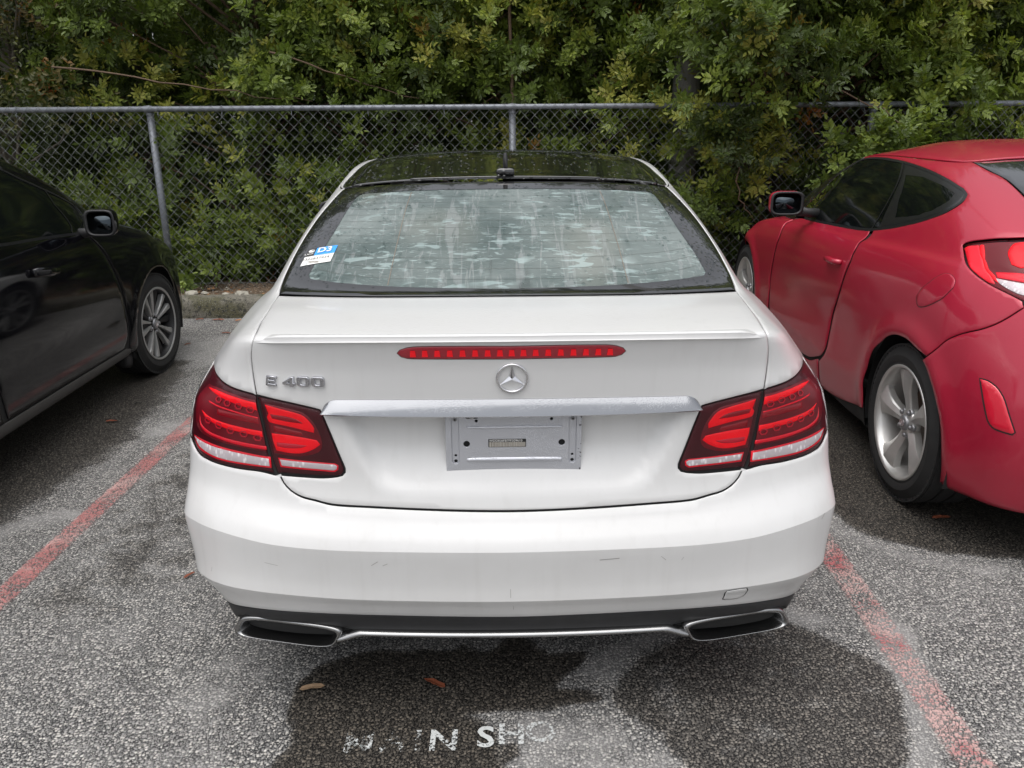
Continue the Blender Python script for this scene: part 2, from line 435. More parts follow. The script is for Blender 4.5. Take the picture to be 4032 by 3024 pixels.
def white_rings():
    ys = [.72, 1.08, 1.5, 2.1, 2.8, 3.4, 3.85]
    return [
     _ring([0,.33,.50,.62,.70,.745,.78]+[.80]*7+[.70,.45,0], [.16,.16,.17,.20,.25,.33,.48]+ys+[4.3,4.5,4.56], .20),
     _ring([0,.35,.54,.67,.755,.80,.835]+[.845]*7+[.75,.48,0], [.055,.06,.07,.10,.16,.25,.44]+ys+[4.36,4.58,4.64], [.25,.25,.25,.245,.235,.23,.23]+[.22]*10),
     _ring([0,.36,.55,.68,.765,.82,.86]+[.870]*7+[.78,.5,0], [.022,.03,.042,.075,.13,.21,.42]+ys+[4.40,4.62,4.68], [.330,.335,.338,.332,.318,.315,.32]+[.33]*7+[.32]*3),
     _ring([0,.36,.60,.745,.81,.86,.885]+[.892]*7+[.79,.5,0], [.002,.010,.032,.08,.13,.20,.42]+ys+[4.41,4.63,4.695], [.394,.399,.408,.405,.398,.395,.40]+[.41]*7+[.42]*3),
     _ring([0,.37,.582,.737,.82,.880,.899]+[.902]*7+[.80,.5,0], [0,.008,.03,.085,.14,.215,.42]+ys+[4.42,4.64,4.70], [.534,.538,.545,.555,.556,.555,.56]+[.56]*7+[.52]*3),
     _ring([0,.36,.55,.70,.80,.870,.899]+[.902]*7+[.79,.5,0], [.050,.058,.080,.127,.180,.254,.43]+ys+[4.41,4.63,4.69], [.617,.628,.640,.65,.655,.66,.665]+[.66]*7+[.60]*3),
     _ring([0,.36,.55,.69,.79,.864,.895]+[.898]*7+[.79,.5,0], [.073,.080,.101,.145,.196,.268,.44]+ys+[4.40,4.61,4.67], [.72,.722,.726,.73,.735,.738,.74]+[.74]*7+[.66]*3),
     _ring([0,.355,.54,.675,.77,.847,.882]+[.889]*7+[.78,.5,0], [.078,.087,.110,.155,.21,.285,.455]+ys+[4.38,4.58,4.64], [.855,.855,.852,.845,.84,.835,.83]+[.82]*7+[.72]*3),
     _ring([0,.35,.525,.65,.742,.812,.853]+[.868,.874,.874,.872,.872,.866,.85]+[.76,.5,0], [.068,.08,.107,.158,.225,.325,.49]+ys+[4.33,4.52,4.57], [.975,.972,.962,.942,.92,.90,.893]+[.893]*5+[.87,.84]+[.76]*3),
     _ring([0,.34,.51,.625,.70,.763,.81]+[.835,.846,.85,.846,.84,.83,.81]+[.72,.46,0], [.048,.06,.088,.14,.22,.36,.54,.78,1.12,1.5,2.1,2.8,3.4,3.85,4.24,4.40,4.45], [1.066,1.064,1.058,1.045,1.02,.985,.962,.955,.948,.94,.935,.93,.905,.88,.81,.81,.81]),
     _ring([0,.34,.51,.615,.682,.738,.786]+[.812,.822,.825,.818,.81,.80,.76]+[.63,.38,0], [.30,.31,.325,.35,.40,.52,.68,.90,1.2,1.6,2.15,2.8,3.3,3.65,3.85,3.95,4.0], [1.073,1.071,1.069,1.064,1.05,1.026,1.005,.992,.98,.97,.965,.955,.94,.93,.90,.90,.90]),
     _ring([0,.35,.54,.64,.695,.735,.775]+[.792,.796,.792,.785,.775,.74,.62]+[.42,.21,0], [.545,.552,.575,.605,.635,.72,.90,1.1,1.38,1.7,2.2,2.75,3.15,3.35,3.43,3.47,3.48], [1.066,1.065,1.064,1.061,1.057,1.045,1.024,1.01,1.0,.99,.985,.975,.965,.965,.965,.965,.965]),
     _ring([0,.335,.515,.615,.678,.712,.742]+[.756,.762,.762,.755,.745,.705,.585]+[.395,.2,0], [.80,.806,.825,.85,.882,.95,1.08,1.25,1.5,1.8,2.2,2.65,2.98,3.12,3.19,3.22,3.23], [1.172,1.170,1.163,1.154,1.145,1.132,1.108,1.095,1.09,1.088,1.085,1.082,1.075,1.075,1.078,1.078,1.078]),
     _ring([0,.32,.495,.585,.643,.675,.698]+[.708,.716,.716,.71,.698,.655,.545]+[.365,.185,0], [1.035,1.042,1.06,1.083,1.112,1.17,1.28,1.42,1.64,1.89,2.2,2.55,2.82,2.94,3.0,3.02,3.03], [1.268,1.265,1.256,1.247,1.235,1.222,1.208,1.205,1.205,1.205,1.2,1.195,1.185,1.185,1.19,1.19,1.19]),
     _ring([0,.30,.46,.545,.597,.622,.638]+[.644,.644,.64,.632,.618,.585,.50]+[.335,.17,0], [1.262,1.27,1.29,1.308,1.335,1.40,1.51,1.64,1.80,1.98,2.2,2.45,2.62,2.71,2.76,2.78,2.79], [1.341,1.336,1.326,1.316,1.305,1.303,1.31,1.322,1.34,1.352,1.356,1.345,1.315,1.305,1.31,1.31,1.31]),
    ]

WHITE_RECESS = [(-.425,.884),(-.408,.82),(-.375,.74),(-.348,.69),(-.315,.662),(-.26,.65),(0,.645),(.26,.65),(.315,.662),(.348,.69),(.375,.74),(.408,.82),(.425,.884)]
def white_detail(P, t, s):
    m = (np.abs(t) < 3.2) & (s > 4.9) & (s < 8.6)
    if m.any():
        d = poly_dist(P[m, 0], P[m, 2], WHITE_RECESS)
        dep = sstep(-.006, .036, d)*.040*sstep(.635, .79, P[m, 2])
        top = sstep(.892, .878, P[m, 2])
        P = P.copy(); P[m, 1] += dep*top
    # pressed creases across the bumper
    m = (np.abs(t) < 7.5) & (s > 2.2) & (s < 5)
    if m.any():
        tent = np.maximum(0, 1-np.abs(s[m]-3)/.30)*.0075+np.maximum(0, 1-np.abs(s[m]-4)/.38)*.0055
        tent = tent*sstep(7.2, 5.6, np.abs(t[m]))
        d = np.stack([P[m, 0], P[m, 1]-.75], 1); d[:, 0] *= .55; d /= np.linalg.norm(d, axis=1)[:, None]+1e-9
        P = P.copy(); P[m, 0] += d[:, 0]*tent; P[m, 1] += d[:, 1]*tent
    return P

def red_rings():
    R = _red_rings()
    return [[(x*(.96 if i == 14 else .985 if i == 13 else 1), y-(.06 if i == 14 else 0), z) for i, (x, y, z) in enumerate(r)] for r in R]
def _red_rings():
    ys = [.72, 1.05, 1.5, 2.1, 2.6, 3.0, 3.37]
    yr = lambda *a: list(a)
    return [
     _ring([0,.28,.48,.62,.72,.78,.80]+[.80]*7+[.66,.4,0], yr(.12,.12,.13,.17,.25,.38,.52)+ys+[3.85,4.05,4.1], .20),
     _ring([0,.28,.49,.65,.76,.825,.85]+[.85]*7+[.70,.43,0], yr(.05,.055,.075,.12,.20,.34,.50)+ys+[3.9,4.1,4.15], [.215]*7+[.20,.17]+[.155]*4+[.17]+[.2]*3),
     _ring([0,.28,.49,.67,.785,.85,.872]+[.876]*7+[.73,.45,0], yr(.02,.027,.05,.10,.19,.335,.50)+ys+[3.9,4.12,4.18], .30),
     _ring([0,.28,.49,.675,.795,.862,.882]+[.885]*7+[.74,.45,0], yr(0,.01,.035,.085,.18,.335,.50)+ys+[3.9,4.14,4.2], .38),
     _ring([0,.28,.49,.68,.80,.868,.888]+[.889]*7+[.74,.45,0], yr(0,.01,.035,.082,.175,.335,.50)+ys+[3.9,4.15,4.22], .48),
     _ring([0,.28,.49,.68,.80,.870,.890]+[.892]*7+[.74,.45,0], yr(.01,.02,.045,.09,.182,.34,.50)+ys+[3.9,4.14,4.2], .58),
     _ring([0,.28,.49,.675,.79,.864,.888]+[.893]*7+[.74,.45,0], yr(.03,.04,.065,.11,.20,.352,.505)+ys+[3.88,4.1,4.16], [.68]*14+[.63]*3),
     _ring([0,.28,.48,.66,.775,.852,.882]+[.889]*7+[.73,.44,0], yr(.05,.06,.085,.132,.225,.37,.515)+ys+[3.84,4.04,4.1], [.78]*12+[.76,.74]+[.68]*3),
     _ring([0,.28,.475,.64,.755,.832,.868]+[.88,.88,.88,.88,.878,.872,.86]+[.70,.42,0], yr(.07,.08,.11,.16,.255,.395,.535)+ys+[3.75,3.92,3.98], [.88,.88,.88,.88,.88,.88,.88,.88,.87,.86,.85,.84,.82,.79,.73,.73,.73]),
     _ring([0,.285,.475,.625,.73,.80,.842]+[.858,.862,.864,.864,.86,.848,.825]+[.65,.38,0], yr(.10,.11,.14,.19,.285,.42,.555)+[.74,1.06,1.5,2.1,2.6,3.0,3.35]+[3.6,3.75,3.8], [.96,.96,.96,.96,.96,.96,.962,.96,.94,.92,.905,.89,.865,.83,.78,.78,.78]),
     _ring([0,.29,.475,.615,.71,.775,.818]+[.835,.84,.842,.842,.836,.815,.75]+[.56,.31,0], yr(.14,.15,.18,.225,.31,.435,.57)+[.77,1.08,1.52,2.1,2.58,2.98,3.25]+[3.42,3.52,3.55], [1.0,1.0,1.0,1.0,1.0,1.002,1.004,1.0,.985,.96,.94,.915,.89,.865,.83,.83,.83]),
     _ring([0,.29,.47,.60,.69,.748,.788]+[.803,.81,.812,.81,.80,.765,.66]+[.45,.22,0], [.20,.205,.225,.26,.33,.45,.60,.80,1.1,1.55,2.1,2.55,2.92,3.12,3.22,3.27,3.29], [1.03,1.03,1.03,1.03,1.03,1.035,1.037,1.03,1.015,.99,.965,.935,.91,.9,.9,.9,.9]),
     _ring([0,.28,.45,.57,.65,.70,.735]+[.75,.757,.757,.755,.745,.70,.60]+[.4,.2,0], [.50,.505,.52,.54,.59,.68,.82,1.02,1.27,1.62,2.08,2.45,2.74,2.87,2.94,2.96,2.97], [1.16,1.159,1.156,1.152,1.147,1.145,1.142,1.135,1.125,1.11,1.09,1.07,1.055,1.05,1.05,1.05,1.05]),
     _ring([0,.27,.42,.53,.60,.645,.67]+[.68,.685,.688,.685,.675,.64,.55]+[.37,.19,0], [.80,.805,.82,.85,.90,.985,1.10,1.25,1.44,1.70,2.05,2.32,2.52,2.62,2.68,2.7,2.71], [1.28,1.278,1.272,1.263,1.255,1.25,1.25,1.25,1.248,1.242,1.23,1.21,1.195,1.19,1.195,1.195,1.195]),
     _ring([0,.25,.38,.46,.52,.555,.575]+[.585,.59,.59,.585,.575,.55,.48]+[.33,.17,0], [1.15,1.152,1.16,1.175,1.21,1.29,1.40,1.55,1.70,1.86,2.02,2.16,2.28,2.36,2.4,2.42,2.43], [1.372,1.37,1.365,1.358,1.353,1.35,1.35,1.35,1.35,1.347,1.34,1.33,1.32,1.318,1.325,1.33,1.33]),
    ]

def red_detail(P, t, s):
    y, z = P[:, 1], P[:, 2]; P = P.copy()
    side = (np.abs(t) > 4.2) & (np.abs(t) < 14) & (s < 9)
    sg = np.sign(P[:, 0])
    for yc in (.72, 3.37):
        r = np.hypot(y-yc, z-.33)
        f = .016*np.exp(-((r-.39)/.05)**2)*side*sstep(1.15, .85, z)
        P[:, 0] += sg*f
    # hollow along the door between the wheels, below the shoulder
    f = .014*np.exp(-((z-.56)/.13)**2)*sstep(1.15, 1.6, y)*sstep(2.9, 2.4, y)*side
    P[:, 0] -= sg*f
    return P

def black_rings():
    R = _black_rings()
    lift = [0]*8+[.012,.02,.024,.026,.028,.03,.03]
    out = []
    for k, ring in enumerate(R):
        out.append([(x+(.022 if i == 14 else .012 if i == 15 else 0), y+(.05 if i in (14, 15) else 0), z+lift[k]) for i, (x, y, z) in enumerate(ring)])
    return out
def _black_rings():
    ys = [.9, 1.4, 1.9, 2.4, 2.9, 3.3, 3.7]
    rx = lambda w: [0, .3*w/.88, .52*w/.88, .68*w/.88, .78*w/.88, .84*w/.88]
    ry = lambda d: [d, d+.01, d+.035, d+.09, d+.18, d+.32, d+.5]
    return [
     _ring(rx(.80)+[.79]+[.80]*7+[.72,.48,0], ry(.1)+ys+[4.12,4.42,4.52], .20),
     _ring(rx(.83)+[.83]+[.842]*7+[.77,.54,0], ry(.04)+ys+[4.15,4.46,4.57], [.23]*14+[.22]*3),
     _ring(rx(.85)+[.85]+[.862]*7+[.785,.57,0], ry(.01)+ys+[4.16,4.48,4.60], [.30]*7+[.285]*7+[.28]*3),
     _ring(rx(.86)+[.86]+[.866]*7+[.79,.58,0], ry(0)+ys+[4.16,4.49,4.615], .34),
     _ring(rx(.87)+[.868]+[.873]*7+[.79,.58,0], ry(0)+ys+[4.16,4.49,4.62], [.44]*14+[.42]*3),
     _ring(rx(.875)+[.872]+[.878]*7+[.79,.58,0], ry(.01)+ys+[4.16,4.49,4.62], [.54]*14+[.50]*3),
     _ring(rx(.875)+[.872]+[.88]*7+[.79,.57,0], ry(.02)+ys+[4.155,4.48,4.61], [.64]*14+[.58]*3),
     _ring(rx(.87)+[.872]+[.88]*7+[.785,.56,0], ry(.04)+ys+[4.14,4.45,4.58], [.74]*13+[.73]+[.65]*3),
     _ring(rx(.86)+[.86]+[.876]*5+[.876,.868]+[.77,.53,0], ry(.07)+ys+[4.11,4.40,4.51], [.84]*12+[.83,.80]+[.71]*3),
     _ring(rx(.84)+[.84]+[.862]*5+[.858,.842]+[.74,.48,0], ry(.10)+[.9,1.4,1.9,2.4,2.9,3.3,3.70]+[4.05,4.28,4.36], [.93]*11+[.92,.90,.855]+[.765]*3),
     _ring(rx(.80)+[.81]+[.838,.845,.845,.845,.845,.832,.775]+[.63,.37,0], [.30,.31,.34,.40,.5,.62,.78]+[1.0,1.45,1.9,2.4,2.9,3.33,3.66]+[3.92,4.08,4.14], [.99]*7+[.985,.98,.98,.98,.965,.94,.905]+[.845]*3),
     _ring(rx(.76)+[.77]+[.805,.82,.825,.826,.824,.785,.69]+[.47,.24,0], [.55,.56,.59,.64,.73,.86,1.0]+[1.2,1.5,1.95,2.4,2.9,3.28,3.46]+[3.56,3.6,3.61], [1.03]*7+[1.035,1.04,1.04,1.03,1.0,.985,.985]+[.985]*3),
     _ring(rx(.68)+[.69]+[.725,.745,.752,.755,.752,.715,.62]+[.42,.22,0], [.80,.81,.84,.89,.97,1.08,1.2]+[1.36,1.6,1.97,2.36,2.78,3.09,3.24]+[3.32,3.35,3.36], [1.16]*7+[1.16,1.165,1.165,1.16,1.145,1.14,1.14]+[1.14]*3),
     _ring(rx(.61)+[.62]+[.65,.67,.678,.682,.678,.645,.56]+[.38,.2,0], [1.05,1.06,1.09,1.13,1.2,1.3,1.4]+[1.52,1.72,2.0,2.32,2.66,2.91,3.03]+[3.1,3.13,3.14], [1.29]*7+[1.295,1.30,1.30,1.30,1.28,1.265,1.26]+[1.265]*3),
     _ring(rx(.53)+[.545]+[.565,.58,.59,.592,.582,.56,.50]+[.34,.17,0], [1.3,1.31,1.33,1.36,1.42,1.5,1.58]+[1.68,1.84,2.04,2.27,2.52,2.70,2.79]+[2.84,2.86,2.87], [1.40]*7+[1.41,1.415,1.42,1.418,1.40,1.38,1.372]+[1.385]*3),
    ]
def black_detail(P, t, s):
    y, z = P[:, 1], P[:, 2]; P = P.copy(); sg = np.sign(P[:, 0])
    side = (np.abs(t) > 4.2) & (np.abs(t) < 14.6) & (s < 9)
    for yc in (1.0, 3.7):
        r = np.hypot(y-yc, z-.31)
        P[:, 0] += sg*.014*np.exp(-((r-.37)/.045)**2)*side*sstep(1.1, .8, z)
    f = .012*np.exp(-((z-.50)/.08)**2)*sstep(1.4, 1.8, y)*sstep(3.4, 3.1, y)*side
    P[:, 0] -= sg*f
    return P

# outlines of joints, lamps and glass on the body skins, as (t, s)
BAKED = {
 'w_trunk_bottom': [(0.005,5.07),(0.325,5.094),(0.624,5.104),(0.986,5.116),(1.412,5.104),(1.678,5.093),(1.898,5.147),(2.064,5.283),(2.183,5.494),(2.24,5.721)],
 'w_trunk_gap': [(2.3,5.776),(2.389,6.071),(2.496,6.432),(2.629,6.937),(2.779,7.534),(2.901,7.902),(3.014,8.293),(3.062,8.586),(3.06,8.754),(3.052,9.009),(3.159,9.306),(3.266,9.467),(3.511,9.826),(3.675,10.5),(3.736,10.965)],
 'w_glass_base': [(3.69,11.023),(2.534,10.995),(1.42,10.997),(0.597,10.949),(0.001,10.913)],
 'w_lamp_outer_top': [(5.866,8.274),(5.671,8.183),(5.249,8.226),(4.878,8.199),(4.58,8.122),(4.289,8.024),(4.006,7.909),(3.73,7.807),(3.506,7.728),(3.103,7.619),(2.788,7.537)],
 'w_lamp_outer_edge': [(5.76,8.12),(5.636,7.655),(5.132,7.374),(4.855,6.859),(4.893,6.533),(4.888,6.166)],
 'w_lamp_outer_bottom': [(4.796,6.014),(4.59,5.839),(4.378,5.723),(4.109,5.681),(3.709,5.66),(3.092,5.683),(2.61,5.735),(2.309,5.774)],
 'w_lamp_divide': [(2.779,7.534),(2.629,6.937),(2.496,6.432),(2.389,6.071),(2.306,5.775)],
 'w_lamp_in': [(2.75,7.506),(2.458,7.439),(2.044,7.324),(1.763,7.242),(1.578,7.181,1),(1.515,6.972),(1.4,6.581),(1.301,6.215),(1.259,6.031),(1.257,5.94),(1.291,5.856),(1.351,5.819),(1.523,5.806),(1.852,5.787),(2.215,5.771),(2.262,5.779,1),(2.391,6.171),(2.5,6.651),(2.632,7.143)],
 'w_bar1': [(4.653,7.696),(4.231,7.655),(3.634,7.515),(3.088,7.392),(2.783,7.326),(2.729,7.128),(2.963,7.179),(3.425,7.279),(3.937,7.422),(4.371,7.583)],
 'w_bar2': [(4.525,6.905),(4.183,6.792),(3.685,6.736),(3.149,6.707),(2.604,6.671),(2.579,6.554),(2.997,6.587),(3.667,6.62),(4.296,6.73)],
 'w_bar3': [(4.58,6.781),(4.46,6.562),(4.2,6.459),(3.944,6.419),(3.435,6.391),(2.517,6.371),(2.499,6.296),(3.125,6.301),(3.775,6.337),(4.229,6.388),(4.515,6.522)],
 'w_midband': [(3.949,7.049),(3.178,6.998),(2.699,6.956),(2.658,6.815),(3.012,6.837),(3.489,6.864),(3.912,6.893)],
 'w_line1': [(4.343,7.251),(3.934,7.147),(3.35,7.07),(2.7,6.968),(2.698,6.931),(3.342,7.025),(3.92,7.098),(4.295,7.188)],
 'w_clear_out': [(4.719,6.178),(4.413,6.137),(3.899,6.109),(3.411,6.113),(2.977,6.112),(2.454,6.105),(2.43,5.917),(2.839,5.888),(3.549,5.842),(4.037,5.872),(4.442,5.976)],
 'w_frame_out': [(4.774,6.198),(4.42,6.192),(3.906,6.164),(3.415,6.159),(2.979,6.159),(2.427,6.146),(2.398,5.876),(2.837,5.834),(3.545,5.783),(4.074,5.809),(4.513,5.919)],
 'w_hexes': [(3.949,7.332),(3.602,7.258),(3.226,7.207),(2.889,7.138),(4.203,6.694),(3.782,6.638),(3.388,6.586),(3.01,6.567),(2.683,6.53)],
 'w_wedge1': [(2.577,7.285),(2.336,7.215),(1.887,7.073),(1.778,6.975),(1.667,6.793),(1.672,6.706),(2.032,6.796),(2.454,6.879),(2.512,6.996),(2.484,7.074)],
 'w_core1': [(2.448,7.063),(2.13,7.019),(1.941,6.957),(1.848,6.882),(2.128,6.913),(2.406,6.966)],
 'w_midin': [(2.38,6.816),(1.874,6.71),(1.847,6.635),(2.357,6.682)],
 'w_wedge2': [(2.407,6.653),(2.03,6.631),(1.626,6.566),(1.576,6.492),(1.66,6.404),(1.847,6.304),(2.047,6.282),(2.313,6.311),(2.344,6.407),(2.385,6.532)],
 'w_core2': [(2.305,6.48),(2.029,6.477),(1.777,6.458),(1.883,6.404),(2.122,6.383),(2.295,6.402)],
 'w_frame_in': [(2.283,6.159),(1.375,6.124),(1.332,6.087),(1.335,5.986),(1.377,5.924),(1.521,5.928),(2.232,5.936)],
 'w_clear_in': [(2.249,6.125),(1.382,6.1),(1.348,6.069),(1.355,5.998),(1.39,5.963),(1.52,5.971),(2.208,5.983)],
 'w_brake': [(0.02,8.649),(0.348,8.662),(0.605,8.656),(0.674,8.621),(0.718,8.56),(0.734,8.502),(0.708,8.428),(0.664,8.386),(0.506,8.37),(0.02,8.354)],
 'w_strip': [(0.022,7.414),(0.511,7.426),(1.115,7.431),(1.292,7.431),(1.408,7.397),(1.49,7.323),(1.545,7.221),(1.541,7.182),(1.133,7.117),(0.518,7.091),(0.021,7.061)],
 'w_tow': [(1.682,3.006),(1.969,3.013),(2.17,2.498),(2.19,2.397),(1.849,2.399),(1.787,2.511)],
 'w_seam': [(0.034,1.961),(0.547,1.983),(1.111,1.994),(1.989,2.015),(3.032,1.98),(4.284,1.717)],
 'w_pillar_in': [(3.711,10.945),(4.152,11.379),(4.185,11.69),(4.236,12.092),(4.199,12.546),(4.111,13.02),(3.9,13.47),(3.791,13.97)],
 'w_clear_glass': [(-0.033,13.556),(0.658,13.553),(1.714,13.555),(2.294,13.552),(2.467,13.452),(2.478,13.272),(2.55,12.552),(2.684,11.961),(2.754,11.554),(2.759,11.456),(2.643,11.395),(2.246,11.358),(1.336,11.282),(0.612,11.216),(-0.002,11.176)],
 'w_sticker': [(3.349,11.632),(3.331,11.821),(2.918,12.017),(2.244,12.056),(2.25,11.885),(2.26,11.717),(3.278,11.914)],
 'w_badge': [(2.46,7.916),(2.115,7.887),(1.845,7.877),(1.602,7.862)],
 'w_star': [(0.002,7.872)],
 'r_window': [(-10.85,11.257),(-10.556,12.561),(-11.278,13.826,1),(-10.283,13.852),(-9.237,13.837),(-7.743,13.735),(-6.384,13.545),(-5.401,13.304),(-4.789,13.045),(-4.754,12.92),(-5.147,12.707),(-6.0,12.357),(-7.026,11.968),(-8.047,11.629),(-8.777,11.343),(-9.229,11.252),(-9.887,11.186),(-10.488,11.201)],
 'r_doorfront': [(-11.074,9.119),(-11.035,7.461),(-11.138,6.228),(-11.253,4.984),(-11.261,3.792),(-11.18,2.575)],
 'r_doorrear': [(-8.773,11.319),(-8.904,10.137),(-8.938,8.834),(-8.936,8.118),(-9.048,6.294),(-9.199,4.93),(-9.217,3.693),(-9.22,3.264),(-9.294,2.86),(-9.468,2.354),(-9.653,2.101),(-9.818,2.078),(-10.167,1.954)],
 'r_handle': [(-9.242,7.865)],
 'r_fuel': [(-7.008,7.805),(-6.914,8.198),(-6.68,8.627),(-6.479,9.022),(-6.29,9.33),(-6.061,9.35),(-5.847,9.063),(-5.802,8.679),(-6.012,8.227),(-6.296,7.894),(-6.631,7.593),(-6.828,7.499),(-6.935,7.581)],
 'r_lamp': [(-5.954,11.405),(-5.799,11.492),(-5.417,11.593),(-4.538,11.729),(-3.624,11.795),(-2.964,11.802),(-2.797,11.666),(-3.105,11.329),(-3.33,9.911),(-3.483,8.781),(-3.926,8.776),(-4.367,9.051),(-4.883,9.414),(-5.313,9.835),(-5.633,10.295),(-5.954,11.082)],
 'r_lampclear': [(-4.805,9.967),(-4.432,9.963),(-4.03,9.97),(-3.641,9.966),(-3.656,9.237),(-4.0,9.083),(-4.347,9.302),(-4.611,9.596)],
 'r_lampmid': [(-5.37,11.547),(-5.206,11.578),(-5.32,11.21),(-5.164,10.809),(-4.83,10.173),(-4.637,9.578),(-4.834,9.845),(-5.322,10.894),(-5.448,11.314)],
 'r_lampbulb': [(-4.481,11.485),(-4.095,11.698),(-3.641,11.759),(-3.361,11.701),(-3.52,11.489),(-3.882,11.281),(-4.274,11.172),(-4.524,11.217)],
 'r_seam': [(-6.111,5.929),(-5.657,6.701),(-5.236,7.103),(-4.658,7.499),(-4.313,7.852),(-3.888,8.522),(-3.511,9.221)],
 'r_reflector': [(-4.474,5.893),(-4.306,5.894),(-4.124,5.778),(-3.985,5.599),(-3.87,5.368),(-3.577,4.397),(-3.627,4.295),(-4.0,4.34),(-4.123,4.446),(-4.204,4.652),(-4.373,5.423)],
 'r_glassedge': [(-4.438,14.0),(-3.778,13.978),(-3.228,13.639),(-2.765,13.292),(-2.484,12.976)],
 'b_window': [(8.916,10.967),(9.296,10.732),(9.704,10.48),(9.984,10.333),(10.434,10.171),(10.948,9.984),(11.17,9.907),(11.328,10.803),(11.663,11.418),(11.836,11.679),(11.659,12.08),(11.435,12.461),(11.228,12.809),(11.101,13.176),(10.774,13.556),(10.27,13.73)],
 'b_bar': [(11.539,12.297),(11.225,11.77),(11.032,11.345),(10.952,10.021)],
 'b_handle': [(10.173,8.147)],
 'b_silltop': [(9.113,2.241),(9.705,2.32),(10.382,2.139),(11.787,2.03)],
 'b_doorfront': [(11.168,9.253),(11.344,8.031),(11.569,7.168),(11.802,5.761),(11.973,4.545),(11.939,3.524),(11.788,2.089)],
}

# ================================================================ the lot: asphalt sheet with damp patches, darker areas under two cars and chalky dried patches
def px_poly(pts, soft): return pts, soft
# outlines on the ground, metres
WET_DARK = [  # (outline, edge softness, strength)
 ([(-.615,1.90),(-.61,2.0),(-.56,2.08),(-.48,2.13),(-.38,2.155),(-.30,2.135),(-.25,2.16),(-.18,2.14),(-.13,2.17),(-.09,2.13),(-.03,2.15),(-.01,2.215),(.05,2.235),(.08,2.17),(.13,2.12),(.25,2.14),(.22,2.07),(.15,2.00),(.13,1.965),(.23,1.955),(.27,1.93),(.24,1.905),(.10,1.885),(-.02,1.88),(-.13,1.855),(-.05,1.82),(-.02,1.74),(-.01,1.55),(-.30,1.55),(-.58,1.60),(-.60,1.70),(-.56,1.76),(-.585,1.82)], .018, 1.0),
 ([(.29,1.93),(.35,2.04),(.42,2.13),(.55,2.21),(.68,2.27),(.88,2.32),(1.0,2.19),(1.09,2.10),(1.13,2.02),(1.125,1.91),(1.08,1.80),(1.02,1.68),(.9,1.55),(.5,1.55),(.42,1.72),(.32,1.86)], .024, .52),
 ([(1.34,3.05),(1.36,2.92),(1.43,2.82),(1.55,2.73),(1.66,2.69),(1.80,2.66),(1.95,2.64),(2.3,2.60),(4.6,2.55),(4.6,6.5),(2.1,6.5),(1.85,5.2),(1.5,3.7),(1.36,3.3)], .04, .85),
 ([(-4.6,1.2),(-2.45,1.6),(-2.05,2.9),(-1.98,3.4),(-1.9,3.9),(-1.98,4.6),(-2.1,5.3),(-4.6,5.6)], .16, .75),  # darker area under and beside the black car
 ([(-.95,2.75),(.98,2.75),(.98,6.3),(-.95,6.3)], .14, .45),  # darker rectangle under the white coupe
 ([(-1.62,2.2),(-1.18,2.4),(-1.02,3.0),(-1.0,3.9),(-1.22,4.3),(-1.55,4.1),(-1.66,3.0)], .12, .35),
 ([(-.03,1.735),(.03,1.755),(.035,1.70),(-.02,1.69)], .015, .8),
 ([(-.06,2.28),(0,2.30),(.02,2.26),(-.04,2.25)], .02, .8), ([(.18,2.27),(.24,2.28),(.24,2.24),(.18,2.24)], .02, .7), ([(-.4,2.26),(-.33,2.28),(-.32,2.24),(-.38,2.23)], .02, .7)]
CHALK = [
 ([(-2.15,2.75),(-2.05,3.02),(-1.95,3.12),(-1.75,3.14),(-1.70,3.06),(-1.85,2.98),(-1.95,2.85),(-1.98,2.66),(-2.2,2.45),(-2.4,2.35)], .09, .75),
 ([(-1.85,3.9),(-1.6,4.0),(-1.35,4.05),(-1.3,4.2),(-1.6,4.25),(-1.9,4.1)], .10, .7),
 ([(-2.4,5.1),(-1.4,5.1),(-1.3,5.9),(-2.5,6.0)], .25, .7),
 ([(-.02,1.86),(.24,1.88),(.36,1.80),(.45,1.70),(.55,1.52),(.0,1.52),(.02,1.72)], .07, .55),
 ([(.16,2.01),(.27,2.14),(.40,2.23),(.7,2.36),(.95,2.40),(1.1,2.25),(.62,2.22),(.42,2.13),(.30,1.98)], .06, .65),
 ([(1.10,2.02),(1.12,2.2),(1.22,2.35),(1.3,2.2),(1.22,1.9),(1.12,1.7),(1.02,1.5),(.9,1.5),(1.05,1.75)], .06, .75),
 ([(-.95,1.5),(-.70,1.5),(-.72,1.75),(-.72,1.95),(-.66,2.08),(-.55,2.2),(-.4,2.26),(-.1,2.28),(.1,2.30),(.1,2.4),(-.7,2.4),(-.95,2.1)], .10, .45),
 ([(-2.0,2.1),(-1.6,2.35),(-1.5,2.25),(-2.0,1.9)], .08, .5),
 ([(1.22,2.85),(1.3,3.2),(1.36,3.3),(1.34,2.95),(1.45,2.78),(1.8,2.62),(2.6,2.5),(2.6,2.38),(1.7,2.5),(1.35,2.7)], .07, .5),
 ([(-.9,3.2),(-.9,3.6)], .1, 0.0)]
def axis_lines(lo, hi, step, far):
    a = list(np.arange(lo, hi+1e-6, step)); k = step; x = hi
    while x < far: k *= 1.5; x += k; a.append(x)
    k = step; x = lo
    while x > -far: k *= 1.5; x -= k; a.insert(0, x)
    return np.array(a)
gx, gy = axis_lines(-4.4, 4.4, .03, 400), axis_lines(1.2, 6.8, .03, 400)
GX, GY = np.meshgrid(gx, gy); px, py = GX.ravel(), GY.ravel()
near = (np.abs(px) < 5) & (py > .8) & (py < 7.2)
wet = np.zeros(px.shape); chalk = np.zeros(px.shape)  # wet also carries the darker areas under two cars
